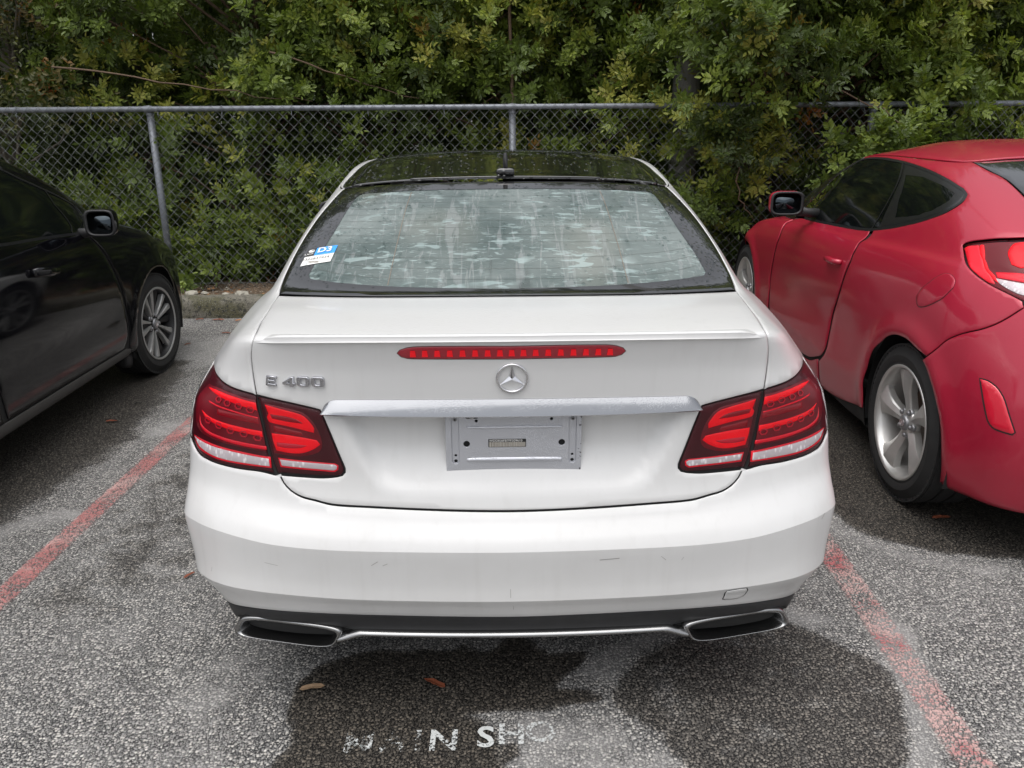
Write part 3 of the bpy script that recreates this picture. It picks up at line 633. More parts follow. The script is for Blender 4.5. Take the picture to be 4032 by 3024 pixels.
for arr, lst in ((wet, WET_DARK), (chalk, CHALK)):
    for poly, soft, k in lst:
        if len(poly) < 3: continue
        d = poly_dist(px[near], py[near], poly)
        arr[near] = np.maximum(arr[near], k*sstep(-soft, soft, d))
V = np.stack([px, py, np.zeros_like(px)], 1)
nx, ny = len(gx), len(gy)
ii = (np.arange(ny-1)[:, None]*nx+np.arange(nx-1)[None, :]).ravel()
Q = np.stack([ii, ii+1, ii+nx+1, ii+nx], 1)
def aggregate(n, v):
    """exposed stones in a dark binder: colour, height, stone mask"""
    wv = n.new('ShaderNodeVectorMath', operation='ADD'); nz = n.new('ShaderNodeTexNoise'); nz.inputs['Scale'].default_value = 60; n.l.new(v, nz.inputs['Vector'])
    sc = n.new('ShaderNodeVectorMath', operation='SCALE'); n.l.new(nz.outputs['Color'], sc.inputs[0]); sc.inputs['Scale'].default_value = .006
    n.l.new(v, wv.inputs[0]); n.l.new(sc.outputs[0], wv.inputs[1]); v2 = wv.outputs[0]
    a = n.vor(v2, 108, dims='2D'); b = n.vor(v2, 205, dims='2D')
    sa = n.step(a.outputs['Distance'], .50, .28); sb = n.step(b.outputs['Distance'], .46, .26)
    ra = n.new('ShaderNodeSeparateColor'); n.l.new(a.outputs['Color'], ra.inputs[0])
    rb = n.new('ShaderNodeSeparateColor'); n.l.new(b.outputs['Color'], rb.inputs[0])
    sa = n.math('MULTIPLY', sa, n.step(ra.outputs[0], .22, .34))
    ca = n.ramp(ra.outputs[1], [(0, (.13, .125, .12)), (.35, (.27, .265, .255)), (.7, (.40, .385, .36)), (.9, (.50, .47, .43)), (1, (.62, .60, .56))])
    cb = n.ramp(rb.outputs[1], [(0, (.09, .09, .09)), (.5, (.21, .205, .20)), (1, (.40, .38, .35))])
    cc = n.mix(sb, (.030, .030, .031), cb); cc = n.mix(sa, cc, ca)
    h = n.math('MAXIMUM', sa, n.math('MULTIPLY', sb, .6))
    return cc, h, v
def asphalt():
    n = N('asphalt'); v = n.coord(); cc, h, _ = aggregate(n, v)
    big = n.noise(v, .9, 4, .6); mid = n.noise(v, 5.5, 4, .65)
    dust = n.math('ADD', n.math('MULTIPLY', n.step(big, .40, .75), .20), n.math('MULTIPLY', n.step(mid, .45, .75), .18))
    edge = n.math('MULTIPLY', n.math('SUBTRACT', n.noise(v, 7.5, 5, .68), .5), 1.15)
    ch = n.step(n.math('ADD', n.attr('chalk'), edge), .25, .75); we = n.step(n.math('ADD', n.attr('wet'), n.math('MULTIPLY', edge, n.step(n.attr('wet'), .02, .25))), .20, .50)
    fine = n.noise(v, 150, 2, .7)
    dust = n.math('ADD', dust, n.math('MULTIPLY', ch, .42)); dust = n.math('MULTIPLY', dust, n.math('ADD', .45, n.math('MULTIPLY', fine, 1.0)))
    dust = n.math('MULTIPLY', dust, n.math('SUBTRACT', 1.0, we)); dust = n.math('MINIMUM', dust, .78)
    cc = n.mix(dust, cc, (.40, .39, .378))
    wetc = n.mix(1.0, cc, (.27, .245, .215), 'MULTIPLY'); wk = n.math('MULTIPLY', we, n.step(n.attr('wet'), .0, 1.0, .55, 1.0))
    cc = n.mix(wk, cc, wetc)
    ro = n.math('SUBTRACT', .9, n.math('MULTIPLY', wk, .42))
    return n.done(n.pbsdf(Base_Color=cc, Roughness=ro, Specular_IOR_Level=.35, Normal=n.bump(h, .7, .006)))
lot = link('asphalt_lot', mesh_np('asphalt_lot', V, Q, False, {'wet': wet, 'chalk': chalk}), None, asphalt())
tag(lot, 'weathered asphalt with exposed stones and damp patches', kind='structure')

# painted bay lines: worn red over an older pale line
def line_paint(name, c1, c2, worn, patches=.5):
    n = N(name); v = n.coord(); cc0, h, _ = aggregate(n, v)
    u = n.attr('across')
    w1 = n.noise(v, 7, 4, .65); w2 = n.noise(v, 60, 3, .7)
    keep = n.math('ADD', n.math('MULTIPLY', w1, .55), n.math('MULTIPLY', w2, .45))
    keep = n.math('ADD', keep, n.math('MULTIPLY', h, .22))
    ed = n.step(n.math('ADD', u, n.math('MULTIPLY', n.math('SUBTRACT', w2, .5), .5)), .0, .32)
    a = n.math('MULTIPLY', n.step(keep, worn, worn+.14), ed)
    col_ = n.mix(n.step(n.noise(v, 4.3, 3, .6), patches-.06, patches+.14), c1, c2)
    col_ = n.mix(n.math('MULTIPLY', n.noise(v, 35, 3), .35), col_, (.42, .32, .31))
    p = n.pbsdf(Base_Color=col_, Roughness=.75, Normal=n.bump(h, .5, .004))
    tr = n.new('ShaderNodeBsdfTransparent'); mx = n.new('ShaderNodeMixShader')
    n.put(mx.inputs[0], n.math('MULTIPLY', a, .93)); n.l.new(tr.outputs[0], mx.inputs[1]); n.l.new(p.outputs[0], mx.inputs[2])
    return n.done(mx)
def bay_line(name, p0, p1, w, mat, z=.004):
    p0, p1 = Vector(p0), Vector(p1); d = (p1-p0).normalized(); s = Vector((d.y, -d.x))
    m = 60; V, Fq, at = [], [], []
    for i in range(m+1):
        c = p0.lerp(p1, i/m)
        for k, a in ((-.5, 0), (-.25, .5), (0, 1), (.25, .5), (.5, 0)): q = c+s*(w*k); V.append((q.x, q.y, z)); at.append(a)
    Fq = [(i*5+k, i*5+k+1, i*5+k+6, i*5+k+5) for i in range(m) for k in range(4)]
    return link(name, mesh_np(name, V, Fq, False, {'across': at}), None, mat)
lred = line_paint('worn_red_paint', (.45, .15, .14), (.57, .35, .32), .52)
lred2 = line_paint('badly_worn_red_paint', (.43, .08, .085), (.56, .36, .33), .555, .40)
a, b = Vector((-1.727, 2.458)), Vector((-1.674, 4.124)); d = (b-a).normalized()
o = bay_line('painted_line', a-d*1.6, a+d*4.0, .106, lred); tag(o, 'worn red bay line between the black car and the white coupe', kind='structure')
a2 = Vector((1.209, 2.722)); d2 = (Vector((1.209, 2.722))-Vector((1.1755, 1.646))).normalized()
o = bay_line('painted_line', a2-d2*1.7, a2+d2*3.8, .110, lred2); tag(o, 'flaking red bay line between the white coupe and the red car', kind='structure')
# what is left of stencilled letters behind the white coupe
stencil = (lambda n: (lambda v: (lambda keep: (lambda p, tr, mx: (n.put(mx.inputs[0], keep), n.l.new(tr.outputs[0], mx.inputs[1]), n.l.new(p.outputs[0], mx.inputs[2]), n.done(mx))[-1])(n.pbsdf(Base_Color=(.62, .64, .63), Roughness=.8), n.new('ShaderNodeBsdfTransparent'), n.new('ShaderNodeMixShader')))(n.math('MULTIPLY', n.step(n.math('ADD', n.math('ADD', n.math('MULTIPLY', n.noise(v, 22, 3, .6), .35), n.math('MULTIPLY', n.noise(v, 130, 3, .7), .65)), n.math('MULTIPLY', n.attr('firm'), .17)), .53, .61), .80)))(n.coord()))(N('worn_stencil_paint'))
letters = [('M', -.390, 1.752, .0, .12), ('A', -.300, 1.755, .0, .08), ('I', -.236, 1.757, .0, .2), ('N', -.168, 1.758, .0, .62), ('S', -.058, 1.768, .0, 1.0), ('H', .010, 1.778, .0, .5), ('O', .088, 1.784, .0, .38)]
st = empty('stencil_lettering', (0, 0, 0)); tag(st, 'faded white stencil letters on the asphalt behind the coupe', kind='structure')
for ch, x, y, rz, firm in letters:
    me = text_shape(ch, .105, bold=.0022)
    me.transform(Matrix.Translation((x, y, .0055)) @ Matrix.Rotation(rz, 4, 'Z'))
    at = me.attributes.new('firm', 'FLOAT', 'POINT'); at.data.foreach_set('value', [firm]*len(me.vertices))
    me.materials.clear(); link('letter', me, st, stencil)

# ================================================================ kerb and soil strip
def kerb_mat():
    n = N('mossy_concrete'); v = n.coord()
    f1 = n.noise(v, 9, 5, .65); f2 = n.noise(v, 40, 4, .7); st_ = n.vor(v, 85)
    cc = n.mix(f1, (.085, .078, .06), (.22, .205, .17)); cc = n.mix(n.step(n.noise(v, 5, 4), .42, .62), cc, (.085, .080, .045))
    cc = n.mix(n.step(f2, .50, .62), cc, (.035, .034, .028))
    cc = n.mix(n.math('MULTIPLY', n.step(st_.outputs['Distance'], .3, .18), .5), cc, (.34, .32, .28))
    return n.done(n.pbsdf(Base_Color=cc, Roughness=.92, Normal=n.bump(n.math('ADD', f2, f1), .6, .012)))
prof = [(6.50, -.05), (6.50, .02), (6.515, .115), (6.53, .142), (6.56, .155), (6.70, .155), (6.712, .14), (6.712, -.05)]
xs = np.linspace(-9, 9, 181); V, Fq = [], []
for x in xs:
    for y, z in prof: V.append((x, y+.004*math.sin(x*7.3)+.003*math.sin(x*23), z+.003*math.sin(x*11)+.002*math.sin(x*31)))
m = len(prof); Fq = [(i*m+k, (i+1)*m+k, (i+1)*m+k+1, i*m+k+1) for i in range(len(xs)-1) for k in range(m-1)]
o = link('kerb', mesh('kerb', V, Fq), None, kerb_mat()); sharpen(o.data, 40); tag(o, 'stained concrete kerb at the head of the parking bays', kind='structure')
def soil_mat():
    n = N('leaf_litter_soil'); v = n.coord(); f = n.noise(v, 6, 5, .65); b = n.vor(v, 55)
    sp = n.new('ShaderNodeSeparateColor'); n.l.new(b.outputs['Color'], sp.inputs[0])
    cc = n.mix(f, (.075, .05, .032), (.16, .115, .075))
    bits = n.ramp(sp.outputs[0], [(0, (.06, .04, .025)), (.4, (.15, .09, .05)), (.75, (.24, .16, .09)), (.92, (.36, .31, .24)), (1, (.5, .47, .4))])
    cc = n.mix(n.step(b.outputs['Distance'], .5, .25), cc, bits)
    return n.done(n.pbsdf(Base_Color=cc, Roughness=.95, Normal=n.bump(n.math('ADD', f, b.outputs['Distance']), .9, .03)))
sx_, sy_ = np.linspace(-10, 10, 160), np.linspace(6.70, 15, 90)
SX, SY = np.meshgrid(sx_, sy_); SZ = .135+.02*np.sin(SX*3.1+SY*2)+.015*np.sin(SX*9+1)*np.sin(SY*11)+.012*rng.normal(size=SX.shape)*sstep(6.75, 6.9, SY)
SZ = SZ*sstep(6.69, 6.78, SY)+.13*(1-sstep(6.69, 6.78, SY))
i2 = (np.arange(89)[:, None]*160+np.arange(159)[None, :]).ravel()
o = obj_np('soil_strip', np.stack([SX.ravel(), SY.ravel(), SZ.ravel()], 1), np.stack([i2, i2+1, i2+161, i2+160], 1), soil_mat())
tag(o, 'brown soil with leaf litter behind the kerb', kind='structure')
# gravel and litter lying thick along the soil edge
def scatter_chips(name, n, area, z, size, mat, label):
    V, Fq = [], []
    for _ in range(n):
        x, y = random.uniform(*area[0]), random.uniform(*area[1]); s = size*random.uniform(.4, 1.4)
        b = len(V); rz = random.uniform(0, 6.28); fl = random.uniform(.3, .9)
        for k in range(5):
            a = rz+k*1.2566; V.append((x+s*math.cos(a)*random.uniform(.7, 1.1), y+s*math.sin(a)*random.uniform(.6, 1), z))
        V.append((x+s*.2*random.uniform(-1, 1), y, z+s*fl))
        Fq += [(b+k, b+(k+1) % 5, b+5) for k in range(5)]
    return tag(link(name, mesh(name, V, Fq, False), None, mat), label, kind='stuff')
def chips_mat(name, stops):
    n = N(name); v = n.coord(); b = n.vor(v, 22); sp = n.new('ShaderNodeSeparateColor'); n.l.new(b.outputs['Color'], sp.inputs[0])
    return n.done(n.pbsdf(Base_Color=n.ramp(sp.outputs[0], stops), Roughness=.9))
scatter_chips('gravel', 900, ((-6, 6), (6.72, 7.4)), .135, .016, chips_mat('limestone_chips', [(0, (.10, .08, .06)), (.5, (.26, .22, .17)), (1, (.52, .49, .42))]), 'pale gravel and litter strewn along the soil edge')
scatter_chips('leaf_litter', 2200, ((-6, 6), (6.74, 8.2)), .138, .022, chips_mat('dead_leaves', [(0, (.07, .04, .02)), (.5, (.18, .09, .04)), (1, (.30, .17, .08))]), 'dead brown leaves strewn under the fence')
stone = simple('pale_limestone', (.33, .31, .26), .9, var=.3, vscale=30)
for (x, y, s, lab) in [(-2.585, 6.735, .045, 'grey mossy lump of limestone on soil beside the black car'), (-2.155, 6.69, .050, 'large white lump of limestone at the kerb edge'), (-2.49, 6.78, .026, 'small white pebble on soil between two limestone lumps'), (-2.30, 6.74, .024, 'flat pale pebble beside the large white limestone lump')]:
    bm = bmesh.new(); bmesh.ops.create_icosphere(bm, subdivisions=2, radius=s)
    for v in bm.verts: v.co *= random.uniform(.75, 1.15); v.co.z *= .62; v.co.x *= 1.25
    me = bpy.data.meshes.new('limestone_rock'); bm.to_mesh(me); bm.free()
    o = link('limestone_rock', me, None, stone); o.location = (x, y, .14+s*.35); tag(o, lab, 'rock', 'limestone rocks along the kerb')

# ================================================================ chain-link fence
galv = (lambda n: n.done(n.pbsdf(Base_Color=n.mix(n.noise(n.coord(), 45, 4, .6), (.13, .14, .16), (.25, .265, .29)), Metallic=.35, Roughness=.45)))(N('galvanised_steel'))
wire_m = (lambda n: n.done(n.pbsdf(Base_Color=n.mix(n.noise(n.coord(), 9, 3), (.085, .09, .09), (.18, .19, .19)), Metallic=.3, Roughness=.5)))(N('fence_wire'))
FY, FZ0, FZ1 = 7.0, .16, 1.60
fence = empty('chain_link_fence', (0, FY, 0)); tag(fence, 'galvanised chain link fence with round top rail behind the cars', 'fence')
MB().tube([(-8, 0, 1.60), (0, 0, 1.606), (8, 0, 1.612)], .0215, 14).obj('top_rail', galv, fence)
for x in (-5.82, -2.842, .083, 3.02, 5.95):
    p = MB().tube([(x, .035, .0), (x, .035, 1.56)], .028, 16).obj('post', galv, fence)
    MB().lathe([(0, .031), (.05, .031), (.062, .026), (.075, .014), (.08, .0)], 16, 'z', (x, .035, 1.555)).tube([(x-.03, .01, 1.603), (x+.03, .01, 1.603)], .028, 14).obj('post_cap', galv, p)
zig = MB(); pts = []
j = 0; z = FZ0-.03
while z < FZ1+.045:
    s = -1 if j % 2 else 1
    pts += [(s*.0172, -.004*s, z-.0035), (s*.0202, .0, z), (s*.0172, .004*s, z+.0035)]
    z += .0415; j += 1
zm = zig.tube(pts, .0021, 4, False).mesh('wire')
for k in range(-142, 143):
    w = link('wire', zm, fence, wire_m); w.location = (k*.0404, -.03, 0); w.scale.x = -1 if k % 2 else 1
MB().tube([(-8, -.03, FZ0+.035), (8, -.03, FZ0+.035)], .0018, 6).obj('tension_wire', wire_m, fence)
tie = MB().tube([(0, .0245*math.cos(a)-.006, 1.602+.0275*math.sin(a)) for a in np.linspace(-.4, 6.6, 16)]+[(.004, -.034, 1.565), (.008, -.035, 1.54)], .0021, 5).mesh('tie_wire')
for k, x in enumerate(np.arange(-5.6, 5.7, .565)):
    w = link('tie_wire', tie, fence, galv); w.location = (x+.05*math.sin(k*5.1), 0, 0)

# ================================================================ pole and trees behind the fence
pm = (lambda n: n.done(n.pbsdf(Base_Color=n.mix(n.noise(n.coord('Object', (1, 1, .25)), 7, 5), (.16, .155, .15), (.30, .29, .28)), Roughness=.9, Normal=n.bump(n.noise(n.coord(), 60, 3), .3, .01))))(N('weathered_concrete'))
o = MB().tube([(1.60, 7.58, 0), (1.60, 7.58, 7.5)], [.125, .095], 24).obj('utility_pole', pm); tag(o, 'grey concrete utility pole half hidden in the bushes behind the fence', 'pole')

def leaf_material(name, stops, trans=.35):
    n = N(name); t = n.attr('tint'); v = n.coord()
    cc = n.ramp(n.math('ADD', t, n.math('MULTIPLY', n.math('SUBTRACT', n.noise(v, 14, 2), .5), .18)), stops)
    p = n.pbsdf(Base_Color=cc, Roughness=.42, Specular_IOR_Level=.45)
    tr = n.new('ShaderNodeBsdfTranslucent'); n.put(tr.inputs[0], n.mix(1.0, cc, (1.1, 1.2, .6), 'MULTIPLY'))
    mx = n.new('ShaderNodeMixShader'); mx.inputs[0].default_value = trans
    n.l.new(p.outputs[0], mx.inputs[1]); n.l.new(tr.outputs[0], mx.inputs[2])
    return n.done(mx)
GREEN = [(0, (.046, .065, .020)), (.30, (.083, .118, .029)), (.55, (.140, .196, .037)), (.78, (.232, .288, .050)), (.90, (.34, .34, .07)), (.945, (.30, .22, .04)), (1, (.36, .11, .025))]
DRY = [(0, (.022, .034, .014)), (.35, (.045, .062, .020)), (.6, (.09, .095, .028)), (.8, (.16, .12, .035)), (.93, (.24, .11, .03)), (1, (.26, .08, .022))]
leaf_m, dry_m = leaf_material('leaf_green', GREEN), leaf_material('leaf_dry', DRY)
bark = simple('bark', (.075, .060, .048), .9, var=.4, vscale=22)
twig_m = simple('twig', (.13, .085, .055), .85, var=.4, vscale=30)
grey_twig = simple('grey_twig', (.20, .18, .15), .9, var=.3, vscale=30)

def leaflet(base, d, nrm, L, w, fold=.25, rich=True):
    side = np.cross(d, nrm); side /= np.linalg.norm(side)+1e-9
    up_ = np.cross(side, d)
    if rich:
        P = [base, base+d*L*.33+side*w*.5+up_*w*fold*.5, base+d*L*.72+side*w*.40+up_*w*fold*.4, base+d*L-up_*L*.10,
             base+d*L*.72-side*w*.40+up_*w*fold*.4, base+d*L*.33-side*w*.5+up_*w*fold*.5]
        return P, [(0, 1, 2, 3), (0, 3, 4, 5)]
    P = [base, base+d*L*.5+side*w*.5, base+d*L-up_*L*.08, base+d*L*.5-side*w*.5]
    return P, [(0, 1, 2, 3)]
def rand_unit(): v = rng.normal(size=3); return v/np.linalg.norm(v)
def make_spray(kind, rich):
    """one leafy shoot along +Z; returns verts, quads, tip-ness per vert"""
    V, F, T = [], [], []
    def put(P, Q, t):
        b = len(V); V.extend(P); T.extend([t]*len(P)); F.extend([tuple(i+b for i in q) for q in Q])
    if kind == 'pinnate':
        nl = 8
        for k in range(nl):
            h = .02+.15*k/nl; az = k*2.4+rng.normal()*.3; el = R(25+35*k/nl)+rng.normal()*.15
            d = np.array([math.cos(az)*math.cos(el), math.sin(az)*math.cos(el), math.sin(el)])
            L = .105*(1-.35*abs(k/nl-.4))*rng.uniform(.85, 1.2); up_ = np.array([0, 0, 1.])-d*d[2]; up_ /= np.linalg.norm(up_)+1e-9
            sd = np.cross(d, up_); base = np.array([0, 0, h]); npair = 3 if not rich else 4
            for q in range(npair):
                f = .22+.68*q/npair; p = base+d*L*f-up_*L*.18*f*f
                for s in (-1, 1):
                    dd = sd*s*.85+d*.55-up_*.12+rng.normal(size=3)*.08; dd /= np.linalg.norm(dd)
                    put(*leaflet(p, dd, up_+rng.normal(size=3)*.22, .046*rng.uniform(.8, 1.15), .0195, .25, rich), k/nl)
            p = base+d*L-up_*L*.18; dd = d-up_*.25; dd /= np.linalg.norm(dd)
            put(*leaflet(p, dd, up_, .052, .020, .25, rich), k/nl)
    else:
        for k in range(11):
            h = .25*k/11; az = k*2.4+rng.normal()*.4; el = R(30)+rng.normal()*.3
            d = np.array([math.cos(az)*math.cos(el), math.sin(az)*math.cos(el), math.sin(el)])
            put(*leaflet(np.array([0, 0, h]), d, np.array([0, 0, 1.])+rng.normal(size=3)*.4, .058*rng.uniform(.7, 1.2), .024, .3, rich), k/11)
    return np.array(V), np.array(F), np.array(T)
SPRAY = {(k, r): [make_spray(k, r) for _ in range(5)] for k in ('pinnate', 'simple') for r in (True, False)}
def basis(d, spin):
    d = d/np.linalg.norm(d); a = np.array([0, 0, 1.]) if abs(d[2]) < .95 else np.array([1., 0, 0])
    u = np.cross(a, d); u /= np.linalg.norm(u); w = np.cross(d, u)
    c, s = math.cos(spin), math.sin(spin)
    return np.stack([u*c+w*s, w*c-u*s, d], 0)
def grow(name, sprays, parent, mat, kind='pinnate', rich=True):
    Vs, Fs, Ts, b = [], [], [], 0
    for pos, d, sc, tint in sprays:
        v, f, t = SPRAY[(kind, rich)][rng.integers(5)]
        Vs.append((v*sc) @ basis(np.asarray(d, float), rng.uniform(0, 6.28))+np.asarray(pos)); Fs.append(f+b); b += len(v)
        tt = tint+.22*(t-.45)+rng.normal()*.03
        Ts.append(np.clip(tt, 0, .89) if rng.random() > .007 else np.full(len(t), rng.uniform(.93, 1)))
    o = link(name, mesh_np(name, np.concatenate(Vs), np.concatenate(Fs), False, {'tint': np.concatenate(Ts)}), parent, mat)
    o['kind'] = 'stuff'
    return o
def vnoise(x, z, s):
    return (math.sin(x*1.7+s)+math.sin(x*3.3-z*2.1+s*2.3)+math.sin(z*4.1+x*.9+s*1.7)+math.sin(x*6.1+z*5.3+s))*.25

def tree(name, x0, y0, label, cat='tree', clumps=34, zr=(.35, 3.6), wr=1.25, fwd=.75, tint=.42, kind='pinnate', mat=None, tm=None, seed=1, group='trees behind the fence', lim=None, trunk=.06, back=420):
    """trunk, limbs reaching to leaf clumps on the side that faces the lot, and a darker inner crown"""
    global rng
    rng = np.random.default_rng(seed); rr = random.Random(seed)
    root = empty(name, (x0, y0, .1)); tag(root, label, cat, group)
    tk = MB(); zt = zr[1]*.75
    base = [(0, 0, 0), (rr.uniform(-.1, .1), rr.uniform(-.1, .1), zt*.35), (rr.uniform(-.25, .25), rr.uniform(-.2, .2), zt*.7), (rr.uniform(-.3, .3), rr.uniform(-.2, .2), zt*1.1)]
    tk.tube(base, [trunk, trunk*.8, trunk*.6, trunk*.3], 10); tk.obj('trunk', bark, root)
    limbs = MB(); near_s, far_s = [], []
    for c in range(clumps):
        cx = rr.uniform(-wr, wr); cz = rr.uniform(*zr)
        if cz < 1.5 and lim is behind and rr.random() < .45: cz = rr.uniform(1.7, zr[1])
        dep = -fwd+vnoise((x0+cx), cz, seed*.0+1.3)*.55+abs(cx/wr)**2*.25
        cy = dep+rr.uniform(-.12, .30)
        if lim is not None and y0+cy < lim(x0+cx, cz): cy = lim(x0+cx, cz)-y0+rr.uniform(0, .1)
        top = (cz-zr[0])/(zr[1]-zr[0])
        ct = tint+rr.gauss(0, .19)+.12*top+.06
        # limb
        f = min(.95, max(.15, (cz-.5)/(zt*1.1))); k = f*3; i = min(2, int(k)); g = k-i
        b0 = Vector(base[i]).lerp(Vector(base[i+1]), g*.6); e = Vector((cx, cy, cz)); mid = b0.lerp(e, .55)+Vector((rr.uniform(-.12, .12), rr.uniform(-.1, .1), rr.uniform(-.05, .18)))
        limbs.tube([b0, mid, e], [.017, .010, .004], 5, False)
        r_ = rr.uniform(.16, .30)
        for s in range(rr.randint(13, 18)):
            o_ = rng.normal(size=3)*r_*np.array([.75, .55, .6]); p = np.array([cx, cy, cz])+o_
            d = np.array([o_[0]*1.2, o_[1]*.8-.16, o_[2]*.6+.17])+rng.normal(size=3)*.10
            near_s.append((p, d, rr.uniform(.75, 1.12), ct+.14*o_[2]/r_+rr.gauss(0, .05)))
    for c in range(back):
        cx = rr.uniform(-wr*1.1, wr*1.1); cz = rr.uniform(.15, zr[1]); cy = rr.uniform(-fwd*.5, .9)
        if lim is not None and y0+cy < lim(x0+cx, cz): cy = lim(x0+cx, cz)-y0+.2
        d = rng.normal(size=3)+np.array([0, -.5, .5]); far_s.append(((cx, cy, cz), d, rr.uniform(1.0, 1.5), tint-.13+rr.gauss(0, .11)))  # lower tint puts the shade inside the crown into the leaf colour
    limbs.obj('branches', tm or twig_m, root)
    grow('foliage', near_s, root, mat or leaf_m, kind, True)
    grow('inner_foliage', far_s, root, mat or leaf_m, kind, False)
    return root
behind = lambda x, z: 7.50
tree('pepper_tree', -4.75, 8.35, 'sparse tree with dry orange leaves and bare grey twigs at far left', clumps=44, zr=(1.3, 3.4), tint=.40, wr=1.05, kind='simple', mat=dry_m, tm=grey_twig, seed=11, lim=lambda x, z: 7.3, fwd=1.05, back=520)
tree('pepper_tree', -3.55, 8.6, 'dark leafy tree behind the black car, with a few brown leaves', clumps=20, zr=(.4, 3.5), tint=.27, seed=12, lim=behind, fwd=.6, back=520)
tree('pepper_tree', -2.30, 8.2, 'leafy tree with yellow green tips above the left fence post', clumps=40, zr=(.4, 3.5), tint=.45, seed=13, lim=behind, fwd=.8)
tree('pepper_tree', -1.05, 8.2, 'yellow green leafy tree above the left side of the white roof', clumps=40, zr=(.6, 3.5), tint=.50, seed=14, lim=behind, fwd=.85)
tree('pepper_tree', .15, 8.4, 'mid green tree with thin dark upright stem above the coupe antenna', clumps=38, zr=(.9, 3.5), tint=.45, seed=15, lim=behind, fwd=.8)
tree('pepper_tree', 1.25, 8.3, 'bushy green tree beside the concrete pole', clumps=40, zr=(.9, 3.5), tint=.46, seed=16, lim=behind, fwd=.85)
tree('pepper_tree', 2.62, 8.0, 'dense tree whose boughs hang over the fence between pole and red car', clumps=60, zr=(.55, 3.4), tint=.46, seed=17, fwd=1.25, wr=1.15)
tree('pepper_tree', 3.5, 8.1, 'green tree hanging over the fence above the red roof', clumps=46, zr=(1.3, 3.4), tint=.42, seed=18, fwd=1.0)
tree('pepper_tree', 4.9, 8.3, 'darker green tree at the far right above the red car', clumps=40, zr=(1.2, 3.5), tint=.40, seed=19, fwd=.8)
# low growth behind the wire
for k, (x, y, h, lab) in enumerate([(-1.72, 7.35, .5, 'low green bush behind the wire left of the white coupe'), (-2.55, 7.30, .42, 'small yellow green weed behind the wire beside the fence post'), (-3.5, 7.4, .7, 'low dark bush behind the wire above the black bonnet'), (-1.1, 7.4, .9, 'leafy shoot behind the wire beside the white roof pillar'), (1.15, 7.4, 1.0, 'leafy bush behind the wire right of the coupe roof')]):
    tree('low_bush', x, y, lab, 'bush', clumps=11, zr=(.1, h), wr=.42, fwd=.08, tint=.40, seed=40+k, group='low growth behind the wire', lim=lambda a, b: 7.30, trunk=.012, back=60)
# long bare stems
for k, (pts, lab) in enumerate([([(.11, 7.75, .1), (.10, 7.7, 1.5), (.07, 7.72, 2.3), (.08, 7.75, 3.4)], 'thin dark upright stem in front of the leaves above the coupe'),
                   ([(-5.4, 7.6, 1.95), (-4.6, 7.5, 2.05), (-4.1, 7.5, 2.35), (-3.85, 7.55, 2.75)], 'bare pale branch reaching up at the far left'), ([(-5.4, 7.55, 2.15), (-4.9, 7.5, 2.3), (-4.5, 7.5, 2.75), (-4.4, 7.6, 3.1)], 'bare forked twig in the top left corner'),
                   ([(-3.7, 7.5, 1.95), (-3.0, 7.45, 1.86), (-2.2, 7.5, 1.74), (-1.6, 7.6, 1.66)], 'long reddish branch lying just above the left part of the rail'), ([(-1.9, 7.5, 2.05), (-1.3, 7.5, 1.85), (-.7, 7.6, 1.68)], 'reddish branch sloping down to the rail left of the coupe roof'),
                   ([(2.2, 6.95, 1.9), (2.55, 6.75, 1.75), (2.9, 6.55, 1.55), (3.05, 6.5, 1.42)], 'brown branch hanging over the fence above the red car'), ([(1.9, 6.75, 1.3), (1.85, 6.7, 1.05), (1.92, 6.7, .85), (2.05, 6.75, .7)], 'thin curved twig hanging beside the red wing mirror')]):
    pts = [(a_[0], a_[1]-.22 if a_[1] > 7.4 else a_[1], a_[2]) for a_ in pts]
    if k:
        rb_ = random.Random(k); fine = []
        for a_, b_ in zip(pts[:-1], pts[1:]):
            for q in range(4): f_ = q/4; fine.append(tuple(a_[i]*(1-f_)+b_[i]*f_+rb_.gauss(0, .012) for i in range(3)))
        pts = fine+[pts[-1]]
    o = MB().tube(pts, [.022, .018, .014, .008][:len(pts)] if k == 0 else [.008-.006*i/len(pts) for i in range(len(pts))], 6).obj('bare_branch', twig_m if k not in (1, 2) else grey_twig); tag(o, lab, 'branch', 'bare branches in the trees')
# dense growth far behind
rng = np.random.default_rng(3)
nq = 60000; c = np.stack([rng.uniform(-16, 16, nq), rng.uniform(9.6, 13, nq), rng.uniform(.1, 6.5, nq)], 1)
u = rng.normal(size=(nq, 3)); u /= np.linalg.norm(u, axis=1)[:, None]; w = np.cross(u, rng.normal(size=(nq, 3))); w /= np.linalg.norm(w, axis=1)[:, None]
L = rng.uniform(.12, .26, nq)[:, None]; Vt = np.stack([c-u*L, c+w*L*.45, c+u*L, c-w*L*.45], 1).reshape(-1, 3)
o = link('far_thicket', mesh_np('far_thicket', Vt, np.arange(nq*4).reshape(-1, 4), False, {'tint': np.repeat(rng.uniform(0, .45, nq), 4)}), None, leaf_m)
tag(o, 'dark mass of growth deep behind the trees', kind='stuff')

